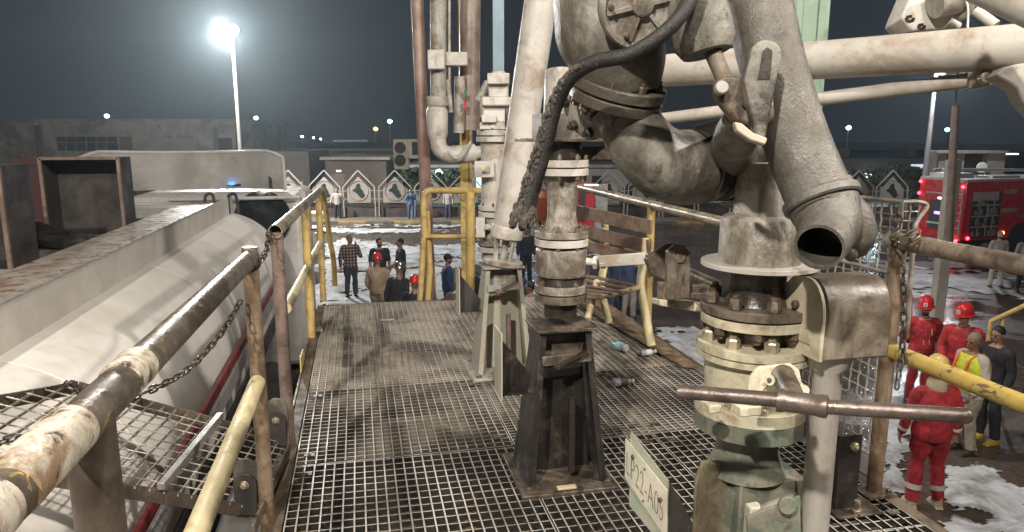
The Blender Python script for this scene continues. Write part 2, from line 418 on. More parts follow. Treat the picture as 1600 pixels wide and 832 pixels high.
# foam left on the ground: a ragged film, built cell by cell in the yard's own metres
FOAM = [  # outlines in the yard; each is turned into ground points once
 [(478, 357), (800, 356), (1010, 352), (1010, 347), (800, 351), (478, 354), (470, 360), (490, 366), (600, 366), (770, 358)],
 [(500, 383), (560, 374), (640, 384), (760, 380), (860, 378), (860, 412), (790, 414), (700, 420), (690, 480), (620, 480), (560, 478), (520, 500), (478, 520), (470, 470), (500, 430), (500, 405)],
 [(515, 376), (545, 372), (560, 376), (530, 380)],
 [(930, 395), (1010, 392), (1010, 410), (930, 415)],
 [(1390, 410), (1475, 407), (1540, 425), (1600, 436), (1620, 470), (1480, 452), (1390, 462)],
 [(1416, 383), (1445, 383), (1462, 394), (1416, 393)],
 [(1015, 512), (1092, 508), (1150, 560), (1100, 600), (1030, 560)],
 [(1372, 640), (1432, 640), (1425, 725), (1400, 780), (1372, 760)],
 [(1480, 735), (1540, 730), (1640, 790), (1640, 870), (1500, 870), (1440, 800)],
 [(1380, 470), (1440, 500), (1440, 520), (1380, 500)],
]
FP = [[Gp(u, v) for u, v in p] for p in FOAM]
def inpoly(x, y, P):
    c = False; j = len(P) - 1
    for i in range(len(P)):
        if (P[i].y > y) != (P[j].y > y) and x < (P[j].x - P[i].x) * (y - P[i].y) / (P[j].y - P[i].y) + P[i].x: c = not c
        j = i
    return c
def edge_d(x, y, P):
    q = V((x, y, 0)); b = 9
    for i in range(len(P)):
        a = V((P[i].x, P[i].y, 0)); e = V((P[i - 1].x, P[i - 1].y, 0)) - a; t = max(0, min(1, (q - a).dot(e) / max(e.length_squared, 1e-6)))
        b = min(b, (q - a - e * t).length)
    return b
fm_ = MB()
for k, P in enumerate(FP):
    x0 = min(p.x for p in P) - .5; x1 = max(p.x for p in P) + .5; y0 = min(p.y for p in P) - .5; y1 = max(p.y for p in P) + .5
    dist = (V(((x0 + x1) / 2, (y0 + y1) / 2, 0))).length; c = .045 if dist < 12 else .085 if dist < 25 else .2
    nx = int((x1 - x0) / c); ny = int((y1 - y0) / c); idx = {}
    H = {}
    for iy in range(ny):
        for ix in range(nx):
            X = x0 + ix * c; Y = y0 + iy * c; ins = inpoly(X, Y, P); d = edge_d(X, Y, P)
            s = (d if ins else -d) / (.55 if dist < 25 else 1.2)
            n1 = noise.fractal(V((X * .7, Y * .7, 3 + k)), 1, 2, 4); n2 = noise.fractal(V((X * 3.1, Y * 3.1, 7)), 1, 2, 4)
            val = min(s, .5) + n1 * .72 + n2 * .50
            if val > .12: H[(ix, iy)] = (X, Y, min(.035, .012 + (val - .12) * .04) + n2 * .012)
    def vid(ix, iy):
        if (ix, iy) not in idx:
            X, Y, h = H.get((ix, iy)) or (x0 + ix * c, y0 + iy * c, .004)
            idx[(ix, iy)] = len(fm_.v); fm_.v.append(V((X, Y, GZ + max(.004, h))))
        return idx[(ix, iy)]
    for (ix, iy) in list(H):
        fm_.f.append((vid(ix, iy), vid(ix + 1, iy), vid(ix + 1, iy + 1), vid(ix, iy + 1)))
fo = fm_.build('foam', surf('fire_foam', (.56, .58, .60), .6, 0, (.20, .195, .19), .44, scale=1.6, bump=.8, bscale=16, streak=False)); fo['kind'] = 'stuff'
fo['label'] = 'white fire foam lying in ragged patches on the wet yard'

# ------------------------------------------------------------------ loading platform with its grating
XL, XR, YN, YF = -.36, 2.27, -.9, 6.8
plat = thing('loading_platform', 'raised steel loading platform of grimy open grating panels', 'platform', (1, 3, 0))
M['grate_side_near'] = surf('dark_bar_sides', (.025, .021, .018), .45, 0, (.10, .075, .05), .25, scale=3, bump=.2, streak=False)  # bar sides: darkest on the near panels, beige on the far ones
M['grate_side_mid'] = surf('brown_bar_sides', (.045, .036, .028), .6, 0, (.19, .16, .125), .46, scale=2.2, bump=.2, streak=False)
M['grate_side_far'] = surf('beige_bar_sides', (.30, .26, .205), .7, 0, (.07, .058, .044), .48, scale=2.2, bump=.2, streak=False)
xs = [XL, .75, 1.52, XR]; ys = [YN, .9, 2.28, 3.39, 4.45, 5.73, YF]
for a in range(3):
    for b in range(6):
        x0, x1, y0, y1 = xs[a] + .006, xs[a + 1] - .006, ys[b] + .006, ys[b + 1] - .006
        g = MB(); fine = b >= 3
        py = .048 if b == 3 else .040 if fine else .058; px = .047
        if a >= 1 and b >= 3: py = .036
        bh = .020 if fine else .024; dz = random.uniform(-.003, .002)
        n = int((y1 - y0) / py)
        for i in range(n + 1):
            y = y0 + (y1 - y0) * i / n; g.box(((x0 + x1) / 2, y, -.0015 - bh / 2 + random.uniform(-.0012, .0012)), (x1 - x0, .0058, bh))
        n = int((x1 - x0) / px)
        for i in range(1, n):
            x = x0 + (x1 - x0) * i / n; g.box((x + random.uniform(-.002, .002), (y0 + y1) / 2, .0005), (.0068, y1 - y0, .008))
        for x in (x0, x1): g.box((x, (y0 + y1) / 2, -.016), (.005, y1 - y0 + .004, .034))
        for p in g.v: p.z += dz + .004 * ((p.x - x0) / (x1 - x0) - .5) * (1 if (a + b) % 2 else -1)
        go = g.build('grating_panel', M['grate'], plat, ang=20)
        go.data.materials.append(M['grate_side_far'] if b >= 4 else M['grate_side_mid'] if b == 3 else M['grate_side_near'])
        for p in go.data.polygons: p.material_index = 0 if p.normal.z > .7 else 1  # upward faces take the pale grating colour, all others the side colour
        if b in (1, 2, 3):
            for (ex, ey) in ((x0 + .06, y0 + .10), (x1 - .06, y0 + .10), (x0 + .06, y1 - .10), (x1 - .06, y1 - .10)):
                cm = MB(); cm.box((ex, ey, .006), (.05, .032, .005)); cm.hexb((ex, ey, .008), (0, 0, 1), .008, .006); cm.build('panel_clip', M['steel'], plat)
fb = MB()
for x in (XL - .035, XR + .035): fb.box((x, (YN + YF) / 2, -.085), (.06, YF - YN, .16))
for y in (.9, 2.28, 3.39, 4.45, 5.73): fb.box(((XL + XR) / 2, y, -.085), (XR - XL, .06, .10))
for x in (.75, 1.52): fb.box((x, (YN + YF) / 2, -.10), (.05, YF - YN, .12))
fb.box(((XL + XR) / 2, YF + .035, -.075), (XR - XL + .13, .06, .15))
fb.build('frame_beam', surf('dirty_beam', (.16, .12, .085), .6, 0, (.06, .045, .03), .5, RUST, .15, 5), plat, bevel=.003)
# thin kick strip of cream paint along the left and right edge
ks = MB(); ks.box((XL - .075, 4.9, -.03), (.012, 3.7, .06)); ks.build('edge_strip', M['post'], plat); ks = MB(); ks.box((XR + .072, 4.7, -.03), (.012, 4.1, .06)); ks.build('edge_strip', M['post'], plat)
for (x, y) in ((XL - .03, .3), (XR, .3), (XL - .03, 6.5), (XR, 6.5), (XR, 3.4), (XL - .03, 3.4)):
    l = MB(); l.box((x, y, (GZ - .17) / 2), (.13, .13, -GZ - .17)); l.build('leg', M['post'], plat, bevel=.004)

# ------------------------------------------------------------------ handrails
RR = .034; RZ = 1.14
def railpost(mb, x, y, z0, z1, r=.031): mb.cyl((x, y, z0), (x, y, z1), r, n=24)
# near left rail
XR1 = -.43
h = thing('handrail', 'thick rubbed grey handrail beside the tank, wrapped with pale tape', 'handrail', (XR1, 1, 0))
e = atx(392, 402, XR1); 
top = MB(); P = [V((XR1, -1.0, 1.20)), V((XR1, .4, 1.185)), V((XR1, e.y, e.z))]
top.pipe(P, RR + .001, .005, 32); top.build('top_rail', surf('dark_rail_steel', (.17, .14, .11), .35, .3, (.075, .06, .045), .5, None, 0, 9, .2, 60, chips=(.52, .36, .08), camt=.26), h)
for (a, b, rr) in ((-.5, .86, .0385), (.90, 1.10, .0392), (1.325, 1.43, .038)):
    t = MB(); pts = []; rd = []
    for i in range(15):
        s = i / 14; y = a + (b - a) * s; z = 1.19 + (e.z - 1.19) * max(0, (y - .4) / (e.y - .4)); pts.append((XR1, y, z)); rd.append(rr + .0022 * noise.noise(V((y * 30, 1, 0))))
    t.sweep(pts, rd, 32); t.build('tape_wrap', surf('old_white_tape', (.56, .51, .42), .5, 0, (.22, .15, .09), .45, BRN, .35, 14, .4, 40), h)
for (y, r) in ((1.17, .037), (e.y - .02, .031)):
    m_ = MB(); railpost(m_, XR1, y, -.16, 1.17, r); m_.build('post', M['post'] if y > 1.5 else surf('dark_brown_post', (.11, .085, .065), .5, .2, (.05, .035, .025), .5, RUST, .2, 7, .2), h)
m_ = MB(); q0 = V((XR1 + .0, e.y - .06, .62)); q1 = V((XR1 + .0, -.4, .62)); m_.cyl(q0, q1, .031); m_.build('middle_rail', M['paleyel'], h)
m_ = MB(); m_.torus(V((XR1, e.y - .055, e.z - .01)), (0, 1, .02), .039, .005); m_.build('tie_ring', M['chain'], h)
E1 = e
# second left rail beyond the gap
e0 = atx(430, 362, XR1 + .01); e1 = atx(500, 298, XR1 + .02)
h = thing('handrail', 'yellow stepped handrail with a flaking steel top rail, left edge of the platform', 'handrail', (XR1, 5, 0))
top = MB(); top.pipe([e0, (e0 + e1) / 2, e1], RR + .001, .005, 32); top.build('top_rail', M['railbare'], h)
m_ = MB(); railpost(m_, e0.x, e0.y + .05, -.16, e0.z - .01, .033); m_.build('post', surf('mauve_rust_post', (.24, .175, .15), .5, .1, (.10, .07, .05), .5, RUST, .2, 8, .2), h)
for u in (476, 497):
    f = (u - 430) / 70; 
    q = atx(u, 362 - 65 * f, XR1 + .015)
    m_ = MB(); railpost(m_, q.x, q.y, -.16, q.z, .033); m_.build('post', M['yellow'], h)
qa = atx(447, 482, XR1 + .01); qb = atx(501, 378, XR1 + .02)
m_ = MB(); m_.cyl(qa, qb, .03); m_.build('middle_rail', M['paleyel'], h)
P, r = smooth_path([e1, e1 + V((.03, .1, -.06)), e1 + V((.07, .22, -.55)), e1 + V((.10, .30, -.85)), e1 + V((.10, .30, -1.14))], 6)
m_ = MB(); m_.sweep(P, .03); m_.build('raking_post', M['yellow'], h)
m_ = MB(); q = atx(477, 560, XR1); m_.prism([q + V((0, -.1, .10)), q + V((0, -.35, .12)), q + V((0, -.38, -.10)), q + V((0, -.12, -.2)), q + V((0, .0, -.12))], (-.008, 0, 0)); m_.build('toe_plate', M['yellow'], h)
m_ = MB(); q = V((XR1 + .015, atx(476, 330, XR1).y, 0)); m_.box(q + V((.02, 0, .01)), (.12, .1, .012)); m_.hexb(q + V((.055, -.03, .016)), (0, 0, 1), .016, .016); m_.hexb(q + V((.055, .03, .016)), (0, 0, 1), .016, .016); m_.build('foot_plate', M['cream'], h)
# chain between the two rails and down to the folding step
c1 = E1 + V((.0, -.05, -.03)); c2 = e0 + V((-.02, -.0, 0))
p_ = at(400, 430, 2.9); p2_ = at(415, 400, 3.2)
ch = chain([at(420, 366, 3.55), at(416, 392, 3.4), at(403, 414, 3.1), at(398, 424, 2.95), at(392, 414, 2.8)], L_=.03, w_=.012, r=.0045)
tag(ch.build('chain', M['chain']), 'short dark chain linking the ends of the two left handrails', 'chain')
ch = chain([at(374, 474, 2.75), at(352, 512, 2.6), at(320, 552, 2.45), at(285, 584, 2.3), at(235, 610, 2.1), at(210, 618, 2.05), at(185, 612, 2.0)], L_=.024, w_=.010, r=.0035)
tag(ch.build('chain', M['chain']), 'long thin chain sagging in front of the white tank', 'chain')
ch = chain([at(100, 604, 2.55), at(112, 598, 2.5), at(128, 612, 2.45), at(150, 606, 2.4), at(140, 620, 2.4), at(120, 612, 2.42), at(150, 622, 2.35), at(175, 616, 2.3)], L_=.022, w_=.010, r=.0035)
tag(ch.build('chain', M['chain']), 'heap of chain on the corner of the folding step', 'chain')
ch = chain([at(0, 692, 1.75), at(25, 684, 1.75), at(50, 690, 1.75), at(85, 684, 1.76), at(120, 680, 1.78)], L_=.022, w_=.009, r=.0035)
tag(ch.build('chain', M['chain']), 'chain lying across the mesh of the folding step, under the thick rail', 'chain')

# ------------------------------------------------------------------ folding step over the tank
FR = at(450, 692, 3.72); NR = at(392, 800, 3.04); FL = at(120, 606, 2.95)
ax = (FL - FR); wy = (NR - FR)
gw = thing('folding_step', 'folding gangway step of wire mesh tilted over the white tank', 'gangway', FR)
def GQ(s, t, h_=0): 
    n_ = ax.cross(wy).normalized(); n_ = n_ if n_.z > 0 else -n_
    return FR + ax * s + wy * t + n_ * h_
fr = MB(); W_ = .012
for (a, b) in (((0, 0), (1, 0)), ((0, 1), (1.35, 1)), ((0, 0), (0, 1)), ((1, 0), (1.35, 1))): fr.bar(GQ(*a), GQ(*b), W_, .055)
fr.build('frame', surf('frame_black_brown', (.07, .055, .042), .45, .2, (.16, .12, .085), .4, RUST, .1, 9), gw, bevel=.002)
ms = MB()
nS = 24
for i in range(1, nS):
    s = i / nS * 1.3; t0 = 0 if s <= 1 else (s - 1) / .35
    if t0 < 1: ms.bar(GQ(s, t0, .020), GQ(s, 1, .020), .005, .010)
for j in range(1, 11):
    t = j / 11; ms.cyl(GQ(0, t, .024), GQ(1 + .35 * t, t, .024), .0032, n=6)
ms.build('mesh_tread', surf('bright_worn_mesh', (.60, .56, .48), .35, .5, (.12, .09, .06), .4, RUST, .05, 12), gw)
br = MB(); br.bar(GQ(.405, -.02, .045), GQ(.405, 1.0, .045), .03, .03); br.build('cross_bar', M['galv'], gw, bevel=.002)
# hinge ears and bolts
for (u, v, d) in ((433, 655, 3.6), (385, 755, 3.0)):
    hb = MB(); c = at(u, v, d); o1 = [c + V((0, .055 * math.cos(a), .075 * math.sin(a) + (.07 if math.sin(a) > -.2 else -.12))) for a in [PI * k / 8 for k in range(9)]] + [c + V((0, -.055, -.16)), c + V((0, .055, -.16))]
    x_ = RIGHT * .055
    o1 = [c + x_ * math.cos(PI * k / 10) + V((0, 0, .05 * math.sin(PI * k / 10) + .06)) for k in range(11)] + [c - x_ + V((0, 0, -.16)), c + x_ + V((0, 0, -.16))]
    hb.prism(o1, FWDH * .012); hb.build('hinge_plate', M['castgrey'], gw, bevel=.003)
    o2 = [c - FWDH * .012 + x_ * .92 * math.cos(PI * k / 10) + V((0, 0, .05 * math.sin(PI * k / 10) - .0)) for k in range(11)] + [c - FWDH * .012 - x_ * .8 + V((0, 0, -.14)), c - FWDH * .012 + x_ * .8 + V((0, 0, -.14))]
    hb = MB(); hb.prism(o2, -FWDH * .008); hb.build('hinge_plate', M['darksteel'], gw, bevel=.002)
    hb = MB(); hb.disc(c - FWDH * .023, FWDH, .02, .003); hb.hexb(c - FWDH * .024, -FWDH, .013, .012); hb.build('hinge_bolt', M['zinc'], gw)
# parallel link bars beside the hinge
lb = MB()
lb.bar(at(452, 700, 3.55), at(395, 830, 2.75), .012, .05); lb.bar(at(440, 712, 3.5), at(408, 792, 3.0), .03, .01); lb.build('link_bar', M['steel'], gw, bevel=.002)

# ------------------------------------------------------------------ tank truck
TX, TZ, TA, TB = -2.05, -.36, 1.0, .97
truck = thing('tank_truck', 'white tank truck parked along the platform, rusty walkway on its tank', 'tank truck', (TX, 4, GZ))
tk = MB(); NN = 72
def ell(y, s=1.0):
    out_ = []
    for k in range(NN):
        a = 2 * PI * k / NN; c, s_ = math.cos(a), math.sin(a); p = .84
        out_.append(V((TX + TA * s * math.copysign(abs(c) ** p, c), y, TZ + TB * s * math.copysign(abs(s_) ** p, s_))))
    return out_
rows = [(-3, 1)] + [(y * .5, 1) for y in range(-5, 21)] + [(10.22, 1), (10.26, .995)] + [(10.26 + .38 * math.sin(t), 1 - .0 - (1 - math.cos(t)) * .9) for t in (.3, .6, .9, 1.2, 1.45)]
for y, s in rows: tk.v += ell(y, s)
for i in range(len(rows) - 1):
    for k in range(NN): tk.f.append((i * NN + k, i * NN + (k + 1) % NN, (i + 1) * NN + (k + 1) % NN, (i + 1) * NN + k))
tk.f.append(tuple(range(NN))); tk.f.append(tuple(reversed([(len(rows) - 1) * NN + k for k in range(NN)])))
tk.build('tank', M['tankwhite'], truck, ang=40)
for y in (-1.4, 1.1, 3.6, 6.1, 8.6):
    sm = MB(); k0 = len(sm.v); a = ell(y - .012, 1.002); b = ell(y, 1.0075); c = ell(y + .012, 1.002); sm.v += a + b + c
    for j in range(2):
        for k in range(NN): sm.f.append((k0 + j * NN + k, k0 + j * NN + (k + 1) % NN, k0 + (j + 1) * NN + (k + 1) % NN, k0 + (j + 1) * NN + k))
    sm.build('weld_band', M['tankwhite'], truck, ang=60)
zt = TZ + TB
cx = -1.70; ztop = .81
cm = MB(); cm.box((cx, 3.45, (zt + ztop) / 2 - .06), (.012, 13.7, ztop - zt + .12)); cm.build('walkway_side_panel', M['coaming'], truck, bevel=.003)
cm = MB(); cm.box((cx - .19, 2.95, ztop - .012), (.37, 12.5, .022))
cm.box((cx - .37, 2.95, ztop - .07), (.012, 12.5, .13)); cm.build('walkway_ledge', M['ledge'], truck, bevel=.003)
cm = MB(); cm.bar((cx + .006, -3.4, ztop + .004), (cx + .006, 8.9, ztop + .004), .02, .012); cm.build('ledge_lip', surf('silver_edge', (.55, .53, .5), .3, .4, (.3, .25, .2), .3), truck)
cm = MB(); cm.box((TX - .55, 2.2, zt + .02), (1.2, 11.0, .03)); cm.build('tank_top_plate', surf('foamy_top', (.42, .40, .36), .6, 0, (.12, .10, .08), .45, scale=2.5, bump=.3), truck)
cm = MB(); cm.box((TX - 1.14, 2.2, zt + .10), (.02, 11.0, .22)); cm.build('walkway_side_panel', M['coaming'], truck)
# stripe rails low on the tank side
st = MB(); st.box((TX + TA + .035, 2.8, -.14), (.025, 13.9, .075)); st.build('side_stripe', M['redstripe'], truck, bevel=.006)
st = MB(); st.box((TX + TA + .03, 2.8, -.27), (.03, 13.9, .13)); st.build('side_stripe', M['silver'], truck, bevel=.006)
st = MB()
for y in (-1, 1.6, 4.2, 6.8): st.box((TX + TA - .12, y, -1.25), (.14, .12, 1.5))
st.box((TX + TA - .05, 2.8, -.62), (.12, 11.9, .20))
st.box((TX, 2.8, -1.55), (1.0, 13.6, .35)); st.box((TX + .55, 7.5, -1.35), (1.2, 1.6, .7)); st.build('chassis', M['darksteel'], truck, bevel=.01)
for (y, sx) in ((.2, 1), (1.5, 1), (6.0, 1), (11.8, 1), (.2, -1), (1.5, -1), (6.0, -1), (11.8, -1)):
    wx = TX + sx * .98; c = V((wx, y, GZ + .52))
    wh = MB(); wh.lathe([(.3, -.15), (.46, -.15), (.51, -.11), (.52, 0), (.51, .11), (.46, .15), (.3, .15)], c, (1, 0, 0), 40); wo = wh.build('wheel', M['dark'], truck)
    wh = MB(); wh.lathe([(.05, -.05), (.28, -.16), (.3, -.15), (.3, .15), (.28, .16), (.1, .06)], c, (1, 0, 0), 28); wh.build('rim', M['silver'], wo)
mg = MB()
for (y0, y1) in ((-.5, 2.2), (5.3, 6.7)):
    mg = MB(); mg.box((TX + .98, (y0 + y1) / 2, GZ + 1.14), (.42, y1 - y0, .03)); mg.box((TX + .98, y0, GZ + .98), (.42, .02, .34)); mg.box((TX + .98, y1, GZ + .98), (.42, .02, .34))
    mg.build('mudguard', M['cabwhite'], truck, bevel=.01)
# cab
CX0, CX1, CY0, CY1 = TX - 1.22, TX + 1.22, 10.95, 13.1
zc = zat(299, 11.2)
cb = MB(); cb.box(((CX0 + CX1) / 2, (CY0 + CY1) / 2, (zc + GZ + .9) / 2), (CX1 - CX0, CY1 - CY0, zc - GZ - .9)); cb.build('cab', M['cabwhite'], truck, bevel=.09)
cb = MB(); cb.lathe([(.1, 0), (.36, 0), (.40, .02), (.40, .06), (.3, .08)], (atD(420, 333, 11.05).x, CY0 - .02, atD(420, 333, 11.05).z), (0, -1, 0), 36); cb.build('rear_window', M['glass'], truck)
cb = MB(); cb.box((CX1 - .9, CY0 - .12, zc - .03), (2.0 - .2, .16, .05)); cb.build('cab_rear_bar', M['cabwhite'], truck, bevel=.02)
# wind deflector over the roof: concave board with side supports
df = MB(); wdt = (atD(441, 236, 11.2) - atD(160, 236, 11.2)).length
cD = atD(300, 236, 11.2); n_ = 24; rowsD = []
zb_ = zc + .03; ztp = zat(236, 11.3)
for i in range(n_ + 1):
    t = i / n_ * 2 - 1; x = -wdt / 2 * t
    ed = .10 * max(0, abs(t) - .86) / .14
    dy = .30 * abs(t) ** 3
    rowsD.append((cD.x + x, 11.7 - dy, zb_ + .0, ztp - ed - .02 + .03 * abs(t) ** 2))
vs = []
for (x, y, a, b) in rowsD: vs += [V((x, y + .25, a)), V((x, y + .06, (a * .55 + b * .45))), V((x, y - .02, b)), V((x, y + .03, b)), V((x, y + .30, a))]
fs = [(i * 5 + j, (i + 1) * 5 + j, (i + 1) * 5 + (j + 1) % 5, i * 5 + (j + 1) % 5) for i in range(n_) for j in range(5)] + [(0, 1, 2, 3, 4), tuple(n_ * 5 + j for j in (4, 3, 2, 1, 0))]
df.add(vs, fs); dfo = df.build('wind_deflector', M['cabwhite'], truck, ang=50)
df = MB(); df.sweep([V((x, y + .0, b - .0)) for (x, y, a, b) in rowsD], .028, 10); df.sweep([V((rowsD[0][0], rowsD[0][1], rowsD[0][3])), V((rowsD[0][0] + .01, rowsD[0][1] + .1, rowsD[0][2]))], .026, 10); df.sweep([V((rowsD[-1][0], rowsD[-1][1], rowsD[-1][3])), V((rowsD[-1][0], rowsD[-1][1] + .1, rowsD[-1][2]))], .026, 10); df.build('edge_rim', M['cabwhite'], dfo)
df = MB(); zz = ztp - .02
for u in (205, 421):
    q = atD(u, 262, 11.1); df.bar(q + V((0, 0, .16)), q + V((0, 0, -.32)), .045, .045, (0, 1, 0)); df.cyl(q + V((0, 0, -.15)), q + V((.35 if u < 300 else -.3, .2, -.26)), .014)
df.build('deflector_strut', M['dark'], truck)
df = MB()
for u in (321, 357):
    df = MB(); q = atD(u, 318, 9.4); P, r = smooth_path([q + V((0, 0, -.14)), q + V((.0, 0, .07)), q + V((.04, .03, .12)), q + V((.09, .06, .09)), q + V((.11, .06, -.14))], 5); df.sweep(P, .020, 10); df.build('grab_handle', M['dark'], truck)
df = MB(); q0 = atD(293, 288, 11.25); q1 = atD(378, 288, 11.25); df.bar(q0, q1, .12, .06); bo = df.build('beacon_bar', M['dark'], truck, bevel=.01)
df = MB(); q = atD(362, 287, 11.1); df.ball(q, (.06, .05, .03)); df.build('blue_beacon', emis('blue_beacon', (.1, .3, 1), 2), bo)
# clutter between walkway and cab
df = MB()
q = atD(235, 327, 8.9); df.box(q, (.9, .5, .12)); df.box(atD(240, 345, 8.7), (.8, .3, .18)); df.cyl(atD(205, 322, 8.9), atD(280, 326, 8.9), .05); df.build('roof_locker', M['cabwhite'], truck, bevel=.03)
df = MB(); df.torus(atD(235, 352, 8.4), (0, .2, 1), .35, .05); df.box(atD(240, 360, 8.2), (.9, .4, .12)); df.build('coiled_hose', M['dark'], truck)
mr = MB(); q = V((CX1 + .15, CY1 - .35, zc - 1.0)); mr.box(q, (.12, .09, .5)); mr.bar(q + V((-.16, 0, .25)), q + V((0, 0, .25)), .03, .03); mr.build('mirror', M['dark'], truck, bevel=.02)
mr = MB(); q = V((CX1 + .02, CY0 + .3, zc + .02)); mr.bar(q, q + V((0, 0, -1.9)), .03, .03); mr.bar(V((CX1 + .015, CY0 + .05, zc + .2)), V((CX1 + .015, CY0 + .05, GZ + 1.0)), .04, .02); mr.build('cab_pillar_trim', M['cabwhite'], truck)
mr = MB(); mr.box((CX1 + .004, CY0 + .9, zc - .75), (.01, .9, .75)); mr.build('side_window', M['glass'], truck, bevel=.004)
mr = MB(); mr.box((CX1 - .1, CY0 + 1.0, GZ + .75), (.3, 1.2, .5)); mr.build('cab_step', M['darksteel'], truck, bevel=.02)

# steel lid boxes standing open on the tank
def lidbox(u0, u1, vt, vb, D, lab, dep=.22):
    t = thing('hatch_box', lab, 'steel box', atD((u0 + u1) / 2, vb, D)); 
    a = atD(u0, vb, D); b = atD(u1, vb, D); zt_ = zat(vt, D); x0, x1 = a.x, b.x; y = a.y; z0 = a.z; z1 = zt_
    s = MB(); th = .012
    s.box(((x0 + x1) / 2, y + dep, (z0 + z1) / 2), (x1 - x0, th, z1 - z0)); s.build('back_plate', M['darksteel'], t)
    s = MB(); s.box((x0, y + dep / 2, (z0 + z1) / 2), (th, dep + .01, z1 - z0 + .01)); s.box((x1, y + dep / 2, (z0 + z1) / 2), (th, dep + .01, z1 - z0 + .01)); s.box(((x0 + x1) / 2, y + dep / 2, z1), (x1 - x0, dep + .01, th)); s.box(((x0 + x1) / 2, y + dep / 2, z0), (x1 - x0, dep, th)); s.build('side_plates', M['darksteel'], t)
    s = MB()
    for (p, q) in (((x0, z0), (x0, z1)), ((x1, z0), (x1, z1)), ((x0, z1), (x1, z1))):
        s.bar(V((p[0], y - .01, p[1])), V((q[0], y - .01, q[1])), .028, .03, (0, 1, 0))
    s.build('rim', M['rustedge'], t); return t
lidbox(78, 190, 248, 382, 6.6, 'big dark steel box standing open on the tank behind the rusty ledge', .35)
lidbox(-75, 10, 262, 425, 5.0, 'dark steel box with a rusty edge, cut by the left edge of the photo', .45)
s = MB(); q = atD(52, 305, 9.0); s.box(q, (.42, .06, .72)); s.bar(q + V((-.22, 0, .42)), q + V((.3, 0, .42)), .08, .1); tag(s.build('hatch_board', surf('dark_maroon_board', (.10, .035, .035), .6, 0, (.06, .04, .04), .4), bevel=.01), 'dark maroon board between the two steel boxes on the tank', 'board')
s = MB(); P, r = smooth_path([atD(45, 350, 6.4), atD(80, 362, 6.3), atD(130, 378, 6.1), atD(60, 385, 6.2), atD(50, 362, 6.4)], 6); s.sweep(P, .05, 12); s.lathe([(.02, 0), (.25, .02), (.28, .08), (.1, .12)], atD(105, 385, 6.2), (.2, 0, 1), 24)
tag(s.build('dome_cover', M['dark']), 'black dome cover and hose lying in front of the big dark steel box', 'cover')
s = MB(); s.cyl(atD(47, 408, 5.6), atD(47, 380, 5.6), .04); s.cyl(atD(47, 380, 5.6), atD(46, 372, 5.6), .025); tag(s.build('jar', M['armpaint']), 'small beige jar on the tank top beside the left steel box', 'jar')
